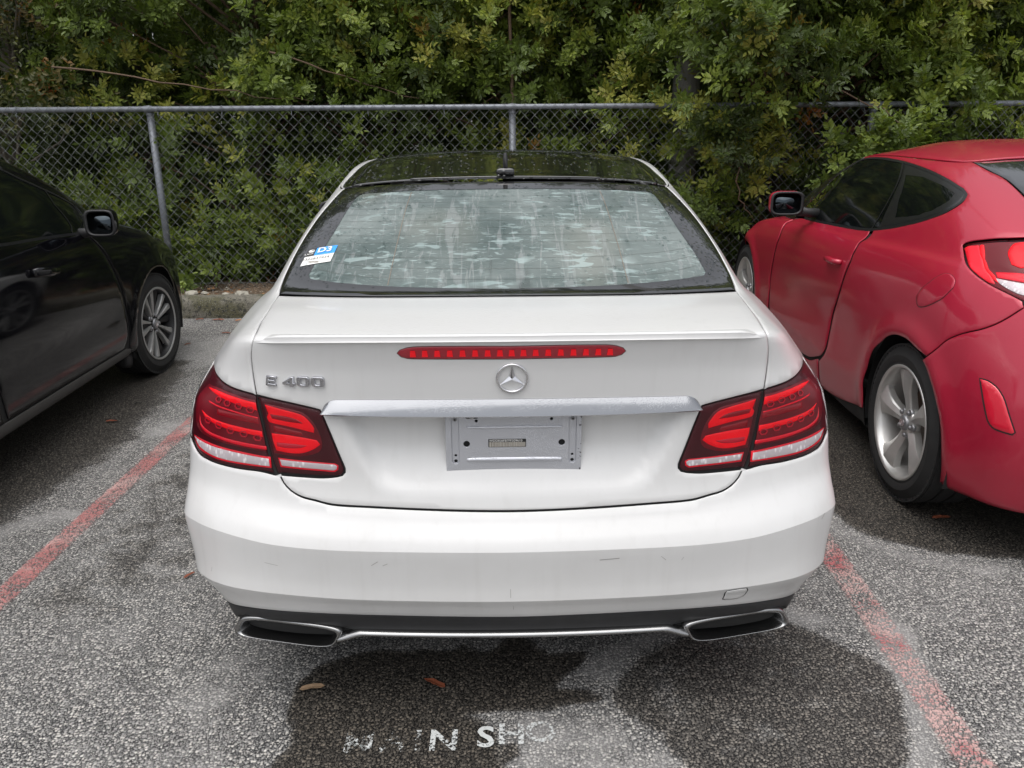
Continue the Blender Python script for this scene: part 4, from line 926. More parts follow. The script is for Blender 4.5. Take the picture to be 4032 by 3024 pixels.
# ================================================================ fallen leaves on the asphalt
brown = simple('dead_leaf', (.20, .055, .025), .6, var=.35, vscale=40); tan = simple('tan_leaf', (.30, .20, .12), .7, var=.3, vscale=40)
def fallen(x, y, s, rz, mat, lab, z=.004, ragged=True):
    V, n_ = [(0, 0, .006)], 12
    for k in range(n_):
        a = 2*math.pi*k/n_; r = s*(1+.35*math.cos(2*a))*(random.uniform(.7, 1.1) if ragged else 1)
        V.append((r*math.cos(a), r*.55*math.sin(a), .004+s*.22*abs(math.sin(a))*random.uniform(.5, 1)))
    F = [(0, k+1, (k+1) % n_+1) for k in range(n_)]
    V += [(v[0], v[1], v[2]-.0015) for v in V]; F += [tuple(reversed([i+n_+1 for i in f])) for f in F]
    F += [(k+1, n_+2+k, n_+2+(k+1) % n_, (k+1) % n_+1) for k in range(n_)]
    o = link('fallen_leaf', mesh('fallen_leaf', V, F, False), None, mat); o.location = (x, y, z); o.rotation_euler = (0, 0, rz); tag(o, lab, 'leaf', 'fallen leaves')
fallen(-.209, 1.988, .026, 2.6, brown, 'rust brown torn leaf on the damp patch behind the white coupe')
fallen(-.559, 1.975, .026, .2, tan, 'narrow tan leaf at the left edge of the damp patch', ragged=False)
fallen(1.755, 2.965, .030, .1, brown, 'dark brown leaf on the wet asphalt below the red bumper')
fallen(-1.131, 2.588, .018, 1.0, brown, 'small dark red leaf on the asphalt left of the white bumper')
fallen(-2.43, 6.44, .03, .3, brown, 'brown leaf against the kerb, nearest the black car'); fallen(-2.27, 6.42, .04, .1, brown, 'long dark leaf against the kerb between two orange ones'); fallen(-2.10, 6.40, .03, .4, simple('orange_leaf', (.42, .16, .05), .6), 'orange leaf against the kerb beside the white pillar')
fallen(-2.259, 5.704, .022, .9, brown, 'small dark curled leaf on pale asphalt beside the black front wheel'); fallen(-2.082, 6.003, .026, 0, brown, 'brown leaf on the asphalt in front of the kerb beside the white shoulder'); fallen(-2.111, 4.155, .024, .2, brown, 'brown leaf on the asphalt between black sill and red line'); fallen(-2.087, 4.441, .018, .2, M['ink'], 'black scrap of leaf on the asphalt beside the black sill')

# ================================================================ panels cut from a body skin
def resample(pts, h, sa, sb, closed=True):
    """smooth a closed (t, s) outline through its points (corner-flagged ones stay sharp), spacing h metres"""
    P = [np.array(p[:2], float) for p in pts]; C = [len(p) > 2 and p[2] == 1 for p in pts]; n = len(P); out = []
    sc = np.array([sa, sb])
    for i in range(n):
        p0, p1, p2, p3 = P[i-1], P[i], P[(i+1) % n], P[(i+2) % n]
        def ang(a, b, c):
            u, v = (b-a)*sc, (c-b)*sc; return abs(math.atan2(u[0]*v[1]-u[1]*v[0], u @ v))
        m1 = np.zeros(2) if C[i] else (p2-p0)*.5
        m2 = np.zeros(2) if C[(i+1) % n] else (p3-p1)*.5
        L = np.linalg.norm((p2-p1)*sc)
        if C[i] or ang(p0, p1, p2) > .9: m1 = (p2-p1)
        elif np.linalg.norm(m1*sc) > L: m1 = m1*L/np.linalg.norm(m1*sc)
        if C[(i+1) % n] or ang(p1, p2, p3) > .9: m2 = (p2-p1)
        elif np.linalg.norm(m2*sc) > L: m2 = m2*L/np.linalg.norm(m2*sc)
        k = max(1, int(round(L/h)))
        for q in range(k):
            f = q/k; f2, f3 = f*f, f*f*f
            out.append((2*f3-3*f2+1)*p1+(f3-2*f2+f)*m1+(-2*f3+3*f2)*p2+(f3-f2)*m2)
    return np.array(out)
def inset(P, e):
    """move a closed CCW polygon (metric) inwards by e"""
    a, b = np.roll(P, 1, 0), np.roll(P, -1, 0); d = b-a; d /= np.linalg.norm(d, axis=1)[:, None]+1e-12
    return P+np.stack([-d[:, 1], d[:, 0]], 1)*e
def panel(name, S, outline, mat, parent, h=.02, gap=.003, edge=.002, rim=.0045, off=0.0, holes=(), guides=()):
    O = np.array([p[:2] for p in outline], float)
    e = 1e-3
    du = np.linalg.norm(S.base(O[:, 0]+e, O[:, 1])-S.base(O[:, 0]-e, O[:, 1]), axis=1)/(2*e)
    dv = np.linalg.norm(S.base(O[:, 0], np.clip(O[:, 1]+e, 0, S.S-1e-4))-S.base(O[:, 0], np.clip(O[:, 1]-e, 0, S.S)), axis=1)/(2*e)
    sa, sb = max(1e-3, float(np.median(du))), max(1e-3, float(np.median(dv))); sc = np.array([sa, sb])
    B = resample(outline, h, sa, sb)*sc
    if np.sum(B[:, 0]*np.roll(B[:, 1], -1)-np.roll(B[:, 0], -1)*B[:, 1]) < 0: B = B[::-1]
    if gap: B = inset(B, gap)
    T = inset(B, edge) if edge else B
    lo, hi = T.min(0), T.max(0)
    gx_, gy_ = np.meshgrid(np.arange(lo[0]+h*.5, hi[0], h), np.arange(lo[1]+h*.5, hi[1], h))
    gp = np.stack([gx_.ravel(), gy_.ravel()], 1)
    dd = poly_dist(gp[:, 0], gp[:, 1], T)
    for hl in holes: dd = np.minimum(dd, -poly_dist(gp[:, 0], gp[:, 1], np.array(hl)*sc))
    gd = []; gpts = []
    for sv in guides:
        q = np.stack([np.arange(lo[0]+h*.3, hi[0], h*.8), np.full(len(np.arange(lo[0]+h*.3, hi[0], h*.8)), sv*sb)], 1)
        q = q[poly_dist(q[:, 0], q[:, 1], T) > h*.5]; dd = np.where(np.abs(gp[:, 1]-sv*sb) < h*.55, -1, dd); gd.append(q)
    gp = gp[dd > h*.45]
    pts = [Vector(p) for p in T]+[Vector(p) for p in gp]; nb = len(T)
    edges = [(i, (i+1) % nb) for i in range(nb)]; gpair = []
    for q in gd:
        b0 = len(pts); pts += [Vector(p) for p in q]
        gpair += [(b0+i, b0+i+1) for i in range(len(q)-1) if q[i+1, 0]-q[i, 0] < h*1.2]
    edges += gpair
    for hl in holes:
        q = np.array(hl)*sc; b0 = len(pts); pts += [Vector(p) for p in q]; edges += [(b0+i, b0+(i+1) % len(q)) for i in range(len(q))]
    vs_, _, fs, ov, _, _ = delaunay_2d_cdt(pts, edges, [], 0 if holes else 1, 1e-7)
    X = np.array([[v[0], v[1]] for v in vs_]); cen = np.array([X[list(f)].mean(0) for f in fs])
    ok = poly_dist(cen[:, 0], cen[:, 1], T) > -1e-6
    for hl in holes: ok &= poly_dist(cen[:, 0], cen[:, 1], np.array(hl)*sc) < 0
    fs = [f for f, k in zip(fs, ok) if k]
    ts = X/sc; P = S(ts[:, 0], ts[:, 1], off)
    V = list(P); F = [tuple(f) for f in fs]
    # rounded rim down into the joint
    gset = set()
    if gpair:
        back_ = {}
        for i, src in enumerate(ov):
            for s_ in src: back_[s_] = i
        gset = {tuple(sorted((back_[a], back_[b]))) for a, b in gpair if a in back_ and b in back_}
    where = {}
    for i, src in enumerate(ov):
        for s_ in src:
            if s_ < nb: where[s_] = i
    if rim and len(where) == nb:
        bt = B/sc; Nn = S.normal(bt[:, 0], bt[:, 1]); E = S(bt[:, 0], bt[:, 1], off)
        b1 = len(V); V += list(E-Nn*edge*.6); b2 = len(V); V += list(E-Nn*rim)
        for i in range(nb):
            j = (i+1) % nb; a, b = where[i], where[j]
            F += [(a, b1+i, b1+j, b), (b1+i, b2+i, b2+j, b1+j)]
    me = mesh(name, V, F, True)
    if gset:
        for e_ in me.edges:
            if tuple(sorted(e_.vertices)) in gset: e_.use_edge_sharp = True
    me.validate()
    return link(name, me, parent, mat)
def mir(pts): return [(-p[0],)+tuple(p[1:]) for p in pts]
def both(name, S, pts, mat, parent, **kw):
    return [panel(name, S, pts, mat, parent, **kw), panel(name, S, mir(pts)[::-1], mat, parent, **kw)]
def shell(name, S, parent, mat, off=-.008, nt=150, ns=60, s0=0.0, s1=None, cut=()):
    tt, ss = np.meshgrid(np.linspace(-S.T+1e-4, S.T-1e-4, nt*2), np.linspace(s0, (s1 or S.S)-1e-4, ns))
    P = S(tt.ravel(), ss.ravel(), off); n_ = nt*2
    i = (np.arange(ns-1)[:, None]*n_+np.arange(n_-1)[None, :]).ravel(); Q = np.stack([i, i+1, i+n_+1, i+n_], 1)
    for yc, zc, r in cut:
        c = P[Q].mean(1); Q = Q[np.hypot(c[:, 1]-yc, c[:, 2]-zc) > r]
    if s1 is None or True:
        c = np.stack([tt.ravel()[Q].mean(1), ss.ravel()[Q].mean(1)], 1)
    return obj_np(name, P, Q, mat, parent)
def wheel_well(car, yc, zc, sg, x0=.53, x1=.86, r=.40):
    V, F = [], []; n_ = 30
    for i in range(n_+1):
        a = R(-18+216*i/n_)
        for x, q in ((x0, 0.0), (x0, r), (x1, r)): V.append((sg*x, yc+q*math.cos(a), zc+q*math.sin(a)))
    F = [(i*3+j, i*3+j+1, (i+1)*3+j+1, (i+1)*3+j) for i in range(n_) for j in range(2)]
    return link('wheel_well', mesh('wheel_well', V, F), car, M['shell'])
class Roof:
    """patch spanned over the roof edge of a Loft: u across (-1..1), v from the rear (0) to the windscreen (1)"""
    def __init__(s, L, ta, tb, crown):
        s.L, s.crown, s.S, s.ta, s.tb = L, crown, 1.0, ta, tb
    def base(s, u, v):
        u = np.clip(np.asarray(u, float), -1, 1); v = np.clip(np.asarray(v, float), 0, 1); L = s.L; top = np.full(u.shape, L.S-1e-5)
        rear = L.base(u*s.ta, top); tf = L.T-(L.T-s.tb)*np.abs(u); front = L.base(np.where(u < 0, -tf, tf), top)
        front[:, 0] = np.abs(front[:, 0])*np.sign(u)
        sd = s.ta+(s.tb-s.ta)*v; lf, rg = L.base(-sd, top), L.base(sd, top)
        a = ((u+1)/2)[:, None]; b = v[:, None]; one = np.ones_like(u)
        c00, c10 = L.base(-one*s.ta, top), L.base(one*s.ta, top); c01, c11 = L.base(-one*s.tb, top), L.base(one*s.tb, top)
        P = rear*(1-b)+front*b+lf*(1-a)+rg*a-(c00*(1-a)*(1-b)+c10*a*(1-b)+c01*(1-a)*b+c11*a*b)
        P[:, 2] += s.crown*(1-u*u)*(1-(2*v-1)**2)
        return P
    def normal(s, u, v):
        e = 2e-3; u = np.clip(np.asarray(u, float), -1+e, 1-e); v = np.clip(np.asarray(v, float), e, 1-e)
        n_ = np.cross(s.base(u+e, v)-s.base(u-e, v), s.base(u, v+e)-s.base(u, v-e)); return n_/(np.linalg.norm(n_, axis=1)[:, None]+1e-12)
    def __call__(s, u, v, off=0.0): return s.base(u, v)+s.normal(u, v)*off
def frame_at(S, t, s, off=0.0):
    """matrix at a surface point: X along +t, Y up the surface, Z outwards"""
    t_, s_ = np.array([t]), np.array([s]); p = S(t_, s_, off)[0]; n_ = S.normal(t_, s_)[0]; du = S.base(t_+1e-3, s_)[0]-S.base(t_-1e-3, s_)[0]
    x = du-n_*(du @ n_); x /= np.linalg.norm(x); y = np.cross(n_, x)
    m = Matrix((Vector(x), Vector(y), Vector(n_))).transposed().to_4x4(); m.translation = Vector(p)
    return m
def upright_at(S, t, s, off=0.0):
    """like frame_at but X stays level"""
    m = frame_at(S, t, s, off); n_ = m.col[2].to_3d(); x = Vector((0, 0, 1)).cross(n_).normalized(); y = n_.cross(x)
    r = Matrix((x, y, n_)).transposed().to_4x4(); r.translation = m.translation
    return r
def place(name, me, mtx, parent, mat):
    me = me.copy() if me.users else me
    me.transform(mtx); me.materials.clear(); return link(name, me, parent, mat)
def ribbon(S, pts, w, off, up_=None):
    """thin strip along (t, s) points"""
    P = S(np.array([p[0] for p in pts], float), np.array([p[1] for p in pts], float), off); V, F = [], []
    Nn = S.normal(np.array([p[0] for p in pts], float), np.array([p[1] for p in pts], float))
    for i in range(len(P)):
        d = P[min(i+1, len(P)-1)]-P[max(i-1, 0)]; sd = np.cross(d, Nn[i]); sd /= np.linalg.norm(sd)+1e-9
        V += [P[i]-sd*w/2, P[i]+sd*w/2]
    F = [(2*i, 2*i+1, 2*i+3, 2*i+2) for i in range(len(P)-1)]
    return V, F
def interp_pts(pts, n):
    P = np.array([p[:2] for p in pts], float); L = np.concatenate([[0], np.cumsum(np.linalg.norm(np.diff(P, axis=0)*np.array([.15, .1]), axis=1))]); q = np.linspace(0, L[-1], n)
    return np.stack([np.interp(q, L, P[:, 0]), np.interp(q, L, P[:, 1])], 1)
def arch(S, yc, zc, r, tlo, thi, slo=0.0, shi=9.0, n=26, left=False):
    """(t, s) points of a wheel arch drawn as a circle in side view, from front foot over the top to rear foot"""
    tt, ss = np.meshgrid(np.linspace(tlo, thi, 140), np.linspace(slo, shi, 160)); P = S.base(tt.ravel(), ss.ravel()); out = []
    for a in np.linspace(R(-42), R(222), n):
        y, z = yc+r*math.cos(a), zc+r*math.sin(a); k = int(np.argmin((P[:, 1]-y)**2+(P[:, 2]-z)**2)); out.append((float(tt.ravel()[k]), float(ss.ravel()[k])))
    return out

# ================================================================ wheels: axis along X, outer face towards +X
def make_wheel(style, Rt, Rr, w):
    parts = {}
    hw = w/2
    prof = [(-hw+.012, Rr-.004), (-hw, Rr+.02), (-hw-.004, (Rr+Rt)/2), (-hw+.004, Rt-.03), (-hw+.018, Rt-.008), (-hw*.62, Rt-.001)]
    for g in (-.42, -.14, .14, .42): prof += [((g-.035)*w, Rt), ((g-.03)*w, Rt-.007), ((g+.03)*w, Rt-.007), ((g+.035)*w, Rt)]
    prof += [(hw*.62+.02, Rt-.002), (hw-.018, Rt-.008), (hw-.004, Rt-.03), (hw+.004, (Rr+Rt)/2), (hw+.001, Rr+.028), (hw-.003, Rr+.020), (hw-.002, Rr+.010), (hw-.012, Rr-.004)]
    m = MB().lathe(prof, 72)
    for k in range(72):      # shoulder blocks
        a = 2*math.pi*k/72
        for s in (-1, 1):
            x0, x1 = s*(hw*.66), s*(hw-.012); q = []
            for x, r in ((x0, Rt+.0012), (x1, Rt-.006)):
                for da in (-.028, .028): q.append((x, r*math.cos(a+da), r*math.sin(a+da)))
            q += [(v[0]*.99, v[1]*.97, v[2]*.97) for v in q]
            m.add(q, [(0, 1, 3, 2), (0, 2, 6, 4), (1, 5, 7, 3), (0, 4, 5, 1), (2, 3, 7, 6)])
    me = m.mesh('tyre'); sharpen(me, 30); parts['tyre'] = (me, M['rubber'])
    rimp = [(hw-.010, Rr+.012), (hw-.001, Rr+.011), (hw+.001, Rr+.004), (hw-.006, Rr-.004), (hw-.03, Rr-.012), (0, Rr-.022), (-hw+.03, Rr-.016), (-hw+.012, Rr+.004)]
    me = MB().lathe(rimp, 72).mesh('rim'); parts['rim'] = (me, M['alloy'] if style == 'red' else M['alloy_dark'])
    if style != 'red':
        parts['rim_lip'] = (MB().lathe([(hw-.001, Rr+.011), (hw+.0015, Rr+.007), (hw+.0015, Rr+.001), (hw-.004, Rr-.003)], 72).mesh('rim_lip'), M['alloy_face'])
    me = MB().lathe([(-.005, .0), (-.005, .14), (-.02, .145), (-.03, .14), (-.03, .05)], 48).lathe([(-.028, .05), (-.028, .17), (-.034, .17)], 48).mesh('brake_disc'); parts['brake_disc'] = (me, M['brake'])
    me = MB().lathe([(-hw+.03, .0), (-hw+.03, Rr-.02)], 40).mesh('wheel_back'); parts['wheel_back'] = (me, M['bore'])
    face = hw-.012
    def spoke(st, th=.03, ridge=.008):
        V, F = [], []
        for r, a0, a1, x in st:          # radius, edge angles, face depth
            am = a0*.42+a1*.58
            for a, dx in ((a0, -th), (a0, -.006), (a0+(am-a0)*.25, 0), (am, ridge), (a1-(a1-am)*.2, -.001), (a1, -.008), (a1, -th)):
                V.append((x+dx, r*math.sin(a), r*math.cos(a)))
        k = 7
        F = [(i*k+j, i*k+j+1, (i+1)*k+j+1, (i+1)*k+j) for i in range(len(st)-1) for j in range(k-1)]
        return V, F
    if style == 'red':
        st = [(.040, -.50, .50, face-.030), (.065, -.36, .36, face-.026), (.095, -.27, .25, face-.022), (.13, -.235, .235, face-.014), (.17, -.235, .25, face-.008), (.205, -.26, .28, face-.006), (Rr-.008, -.30, .34, face-.008)]
        st = [(r, a0+(r-.05)*.15, a1+(r-.05)*.35, x) for r, a0, a1, x in st]; nsp, mats = 5, M['alloy']
        V, F = spoke(st, .034, .010)
        sp = mesh('spoke', V, F); sharpen(sp, 22); parts['spoke'] = (sp, mats, [2*math.pi*k/5+.12 for k in range(5)])
    else:
        V, F = spoke([(.045, -.16, .16, face-.02), (.075, -.11, .11, face-.016), (.12, -.085, .085, face-.010), (.165, -.085, .085, face-.007), (Rr-.006, -.10, .10, face-.006)], .03, .002)
        sp = mesh('spoke', V, F); sharpen(sp, 22); parts['spoke'] = (sp, M['alloy_face'], [2*math.pi*k/5+s*.225 for k in range(5) for s in (-1, 1)])
        V, F = spoke([(.05, -.2, .2, face-.03), (.12, -.13, .13, face-.026), (Rr-.01, -.12, .12, face-.02)], .03, .0)
        s2 = mesh('inner_spoke', V, F); parts['inner_spoke'] = (s2, M['alloy_dark'], [2*math.pi*k/5 for k in range(5)]+[2*math.pi*k/5+math.pi/5 for k in range(5)])
    hub = MB().lathe([(face-.055, .062), (face-.026, .060), (face-.020, .05), (face-.018, .033)], 32).mesh('hub'); parts['hub'] = (hub, M['alloy'] if style == 'red' else M['alloy_dark'])
    cap = MB().lathe([(face-.022, .034), (face-.010, .033), (face-.005, .028), (face-.004, .0)], 28).mesh('centre_cap'); parts['centre_cap'] = (cap, M['cap_grey'])
    if style == 'red':       # oval badge with slanted letter
        el = lambda a, b: [(a*math.cos(2*math.pi*k/28), b*math.sin(2*math.pi*k/28)) for k in range(28)]
        me = flat_shape([el(.022, .0145), el(.0185, .0115)], .001)
    else:
        me = flat_shape([circle(.019, 28), circle(.016, 28)], .001)
    bar = flat_shape([[(-.010, -.009), (-.006, -.009), (-.003, -.002), (.004, 0), (.0025, -.009), (.0065, -.009), (.0105, .009), (.0065, .009), (.005, .003), (-.002, .001), (.0, .009), (-.004, .009)]], .001) if style == 'red' else flat_shape([rrect(.040, .008, .001)], .001)
    rot = Matrix(((0, 0, 1, face-.0035), (1, 0, 0, 0), (0, 1, 0, 0), (0, 0, 0, 1)))
    bm = bmesh.new(); bm.from_mesh(me); bm.from_mesh(bar); em = bpy.data.meshes.new('cap_emblem'); bm.to_mesh(em); bm.free(); em.transform(rot)
    parts['cap_emblem'] = (em, M['chrome_plain'])
    nut = MB().lathe([(face-.035, .016), (face-.022, .016), (face-.020, .0125), (face-.022, .0115), (face-.012, .0095), (face-.009, .006), (face-.009, 0)], 12).mesh('lug_nut'); nut.transform(Matrix.Translation((0, 0, .052)))
    parts['lug_nut'] = (nut, M['cap_grey'], [2*math.pi*k/5+.63+.12 for k in range(5)])
    val = MB().tube([(face-.03, .045, -Rr+.035), (face-.012, .04, -Rr+.05)], .005, 8).mesh('valve'); parts['valve'] = (val, M['ink'])
    return parts
def put_wheel(parts, car, x, y, Rt, right, turn=0.0, spin=0.0):
    w = empty('wheel', (x, y, Rt), 0 if right else math.pi, car); w.rotation_euler = (spin, 0, (0 if right else math.pi)+turn)
    for n_, v in parts.items():
        for a in (v[2] if len(v) > 2 else [0]):
            o = link(n_, v[0], w, v[1]); o.rotation_euler = (-a, 0, 0)
    return w
WHEEL_RED = make_wheel('red', .330, .232, .215)
WHEEL_BLK = make_wheel('black', .316, .218, .205)

def wing_mirror(car, c, w, h, d, side, body, name='wing_mirror', tilt=0.0):
    """housing whose glass faces backwards (-Y); side=+1 right"""
    x, y, z = c
    sec = [(y, x, z, w*.50, h*.50, 4.2), (y+.012, x, z, w*.53, h*.53, 4.0), (y+d*.35, x, z+.002, w*.53, h*.52, 3.6), (y+d*.7, x-side*.008, z-.002, w*.44, h*.43, 3.0), (y+d*.95, x-side*.02, z-.006, w*.22, h*.22, 2.4)]
    o = MB().sections(sec, 40, cap0=False).obj(name, body, car)
    MB().sections([(y+.002, x, z, w*.50, h*.50, 4.2), (y-.004, x, z, w*.535, h*.535, 4.2), (y-.004, x, z, w*.45, h*.44, 4.2), (y+.010, x, z, w*.45, h*.445, 4.2)], 40, False, False).obj('mirror_rim', M['plastic'], o)
    MB().sections([(y+.008, x, z, w*.46, h*.455, 4.2), (y+.011, x, z, w*.46, h*.455, 4.2)], 40).obj('mirror_glass', M['mirror'], o)
    MB().tube([(x-side*w*.42, y+d*.45, z-h*.36), (x-side*w*.75, y+d*.5, z-h*.44), (x-side*(w*.5+.11), y+d*.5, z-h*.5)], [.030, .024, .028], 10).obj('mirror_arm', M['plastic'], o)
    return o
M['mirror'] = simple('mirror_glass', (.05, .06, .068), .06, 1.0)

# ================================================================ white coupe, seen from behind
W = Loft(white_rings(), white_detail)
car = empty('parked_car', (.018, 1.81, 0), R(.35))
tag(car, 'white two door coupe with black glass roof parked nose to the fence', 'car')
B_ = BAKED
half = lambda k: [tuple(p) for p in B_['w_'+k]]
ARC_R = arch(W, 1.10, .33, .365, 6.2, 9.8)            # right rear arch, (t, s), front foot first
ARC_F = arch(W, 3.86, .33, .365, 11.9, 14.8)
shell('inner_body', W, car, M['shell'], -.008, s1=10.9, cut=((1.10, .33, .385), (3.86, .33, .385)))
floor = MB().box((0, 2.35, .24), (1.5, 4.2, .05)); floor.obj('floor_pan', M['shell'], car)
for yc in (1.10, 3.86):
    for s in (-1, 1): wheel_well(car, yc, .33, s)

# ---- boot lid: outline round the lamps
tb, tg, gb, li = half('trunk_bottom'), half('trunk_gap'), half('glass_base'), half('lamp_in')
li_edge = li[0:12]+[(1.535, 5.764), (1.867, 5.741), (2.232, 5.723)]           # top edge, inner edge, bottom edge
gap_up = [(2.779, 7.536, 1), (2.901, 7.902), (3.014, 8.293), (3.062, 8.585), (3.06, 8.80), (3.075, 9.05), (3.159, 9.306), (3.266, 9.467), (3.511, 9.826), (3.66, 10.45), (3.70, 10.93, 1)]
tb = [(0, 5.02), (.327, 5.022), (.628, 5.028), (.995, 5.036), (1.426, 5.030)]+tb[5:]
bot = [p for p in tb]+[(2.29, 5.715, 1)]
lid_r = bot+list(reversed([(p[0], p[1]-.0) for p in li_edge[1:]]))+gap_up+[(3.1, 10.925), (2.534, 10.92), (1.42, 10.915), (.6, 10.91), (0, 10.91)]
lid = lid_r+[(-p[0],)+tuple(p[1:]) for p in reversed(lid_r[1:-1])]
brake = half('brake'); brk = brake+mir(list(reversed(brake)))
lidf = [p for p in lid]
trunk = panel('trunk_lid', W, lidf, M['white'], car, h=.011, gap=.003, rim=.004)
# ---- bumper
lob = half('lamp_outer_bottom')
seam_r = [(0, 1.97), (.55, 1.985), (1.11, 1.995), (2.0, 2.0), (3.0, 1.985), (4.28, 1.93), (5.2, 1.95), (6.0, 1.95)]
rear_foot = [p for p in reversed(ARC_R) if p[1] < 5.4 and p[0] < 7.9]          # from the rear foot upwards
bump_r = seam_r+[(min(p[0], 9), p[1]) for p in rear_foot if p[1] > 1.95]+[(rear_foot[-1][0], 5.75, 1), (6.2, 5.80), (5.4, 5.92), (5.0, 5.97), (4.82, 5.96)]+lob[1:-1]+[(2.33, 5.70, 1)]+[p for p in reversed(tb[1:])]+[(0, 5.02)]
bump = bump_r+[(-p[0],)+tuple(p[1:]) for p in reversed(bump_r[1:-1])]
tow = [(p[0], p[1], 0) for p in half('tow')]
bumper = panel('rear_bumper', W, bump, M['white'], car, h=.0125, gap=.0028, rim=.004, guides=(3.0, 4.0))
tw = [(1.72, 2.93), (1.86, 2.955), (1.99, 2.95), (2.03, 2.86), (2.10, 2.62), (2.13, 2.47), (2.08, 2.40), (1.98, 2.39), (1.87, 2.40), (1.81, 2.45), (1.77, 2.62), (1.72, 2.84)]
panel('tow_cover_joint', W, tw, M['shell'], bumper, h=.01, gap=-.0014, edge=0, rim=0, off=.0006)
panel('tow_cover', W, tw, M['white'], bumper, h=.01, gap=.0012, edge=.001, rim=.002, off=.0016)
# scuffs and rubbed marks
scuff = simple('scuff', (.30, .29, .28), .7)
for (t0, s0, t1, s1, w_) in [(1.05, 3.72, 1.00, 3.80, .0012), (1.20, 3.70, 1.22, 3.76, .0010), (-.95, 3.70, -.89, 3.78, .0014), (-.86, 3.70, -.82, 3.74, .0012), (.55, 3.78, .68, 3.80, .0022), (-.02, 3.1, -.02, 3.3, .0012), (3.9, 3.9, 4.05, 4.0, .002), (-2.2, 3.6, -2.0, 3.58, .001), (.0, 2.5, .0, 2.75, .001), (-3.6, 3.2, -3.55, 3.3, .0012)]:
    v, f = ribbon(W, [(t0+(t1-t0)*k/5, s0+(s1-s0)*k/5) for k in range(6)], w_, .0006); link('scuff_mark', mesh('scuff_mark', v, f), bumper, scuff)
# ---- quarter panels
lot_ = half('lamp_outer_top')
lamp_side = [(5.98, 8.22, 1), (5.97, 7.9), (5.85, 7.3), (5.70, 6.7), (5.45, 6.25), (5.15, 6.03), (4.85, 5.97)]
pil = half('pillar_in')
q_r = [(2.779, 7.536, 1)]+gap_up[1:-1]+[(3.745, 10.97), (3.95, 11.15), (4.14, 11.38), (4.19, 11.69), (4.22, 12.09), (4.19, 12.55), (4.11, 13.02), (3.98, 13.5), (3.95, 13.98, 1), (5, 13.98), (6.5, 13.98), (8, 13.98), (9.55, 13.98, 1),
       (9.55, 13.72, 1), (8.3, 13.70), (7.5, 13.60), (7.0, 13.2), (6.9, 12.6), (7.1, 11.7), (7.45, 11.2), (8.1, 11.12), (9.55, 11.12, 1), (9.6, 9), (9.65, 6), (9.62, 3), (9.6, .95, 1)]
af = [p for p in ARC_R if p[1] > .95]
q_r += [(p[0], p[1]) for p in af if p[1] > .9 and p[0] > 7.0 or p[1] > 5.75]
q_r += [(6.6, 5.80, 1), (6.2, 5.84), (5.45, 5.98), (5.15, 6.05)]+[p for p in reversed(lamp_side[:-2])]+[tuple(p) for p in lot_[1:-1]]
both('quarter_panel', W, q_r, M['white'], car, h=.02, gap=.0028, rim=.004)
# ---- doors, wings, nose: the rest of the skin
af2 = [p for p in ARC_F if p[1] > .95]
both('door', W, [(9.68, .95, 1), (11.55, .95, 1), (11.75, 4), (11.9, 8), (12.0, 11.1, 1), (9.62, 11.1, 1), (9.70, 8), (9.72, 4)], M['white'], car, h=.04)
both('side_window', W, [(7.5, 11.22), (8.2, 11.15), (10, 11.14), (12.3, 11.14, 1), (12.35, 12.3), (12.35, 13.6, 1), (10, 13.68), (8.3, 13.66), (7.55, 13.55), (7.05, 13.15), (6.95, 12.6), (7.12, 11.8)], M['tint_glass'], car, h=.04, off=-.003)
both('roof_rail', W, [(9.6, 13.72, 1), (12.9, 13.72, 1), (12.9, 13.98, 1), (9.6, 13.98, 1)], M['white'], car, h=.03)
both('windscreen_pillar', W, [(12.1, 11.1, 1), (12.95, 11.1, 1), (12.95, 13.7, 1), (12.4, 13.7, 1)], M['white'], car, h=.03)
wing = [(11.62, .95, 1)]+[(p[0], p[1]) for p in reversed(af2) if p[0] < 13.1]+[(p[0], p[1]) for p in reversed(af2) if p[0] >= 13.1]+[(15.0, .95, 1), (15.0, 8.9, 1), (13.2, 10.2), (12.6, 11.05, 1), (12.05, 11.05, 1), (11.95, 8), (11.82, 4)]
both('front_wing', W, wing, M['white'], car, h=.04)
panel('bonnet', W, [(13.25, 10.25, 1), (15.0, 9.0, 1), (16, 9.0), (17, 9.0, 1), (18.75, 10.25, 1), (19.4, 11.0, 1), (16, 11.0), (12.6, 11.0, 1)], M['white'], car, h=.04)
panel('front_bumper', W, [(15.05, .95, 1), (16.95, .95, 1), (16.95, 8.9, 1), (15.05, 8.9, 1)], M['white'], car, h=.04)
panel('windscreen', W, [(13.0, 11.1, 1), (19.0, 11.1, 1), (19.0, 13.95, 1), (13.0, 13.95, 1)], M['tint_glass'], car, h=.05)
# ---- rear screen: black border with a misted pane inside it
cg = half('clear_glass'); cg_r = [(0.0, cg[0][1])]+cg[1:-1]+[(0.0, cg[-1][1])]
cgl = cg_r+[(-p[0],)+tuple(p[1:]) for p in reversed(cg_r[1:-1])]
sc_r = [(0, 10.975), (1.4, 10.98), (2.6, 10.985), (3.72, 11.0), (3.92, 11.17), (4.11, 11.4), (4.16, 11.7), (4.18, 12.1), (4.15, 12.55), (4.06, 13.03), (3.93, 13.5), (3.9, 13.9), (2, 13.86), (0, 13.85)]
scr = sc_r+[(-p[0],)+tuple(p[1:]) for p in reversed(sc_r[1:-1])]
cg_dense = [tuple(p) for p in resample(cgl, .02, .14, .24)]
border = panel('rear_screen', W, scr, M['frit'], car, h=.018, gap=.001, edge=.001, rim=.003, holes=[cg_dense])
pane = panel('misted_pane', W, cgl, M['misted'], border, h=.02, gap=-.022, edge=0, rim=0, off=-.0014)
Vh, Fh = [], []
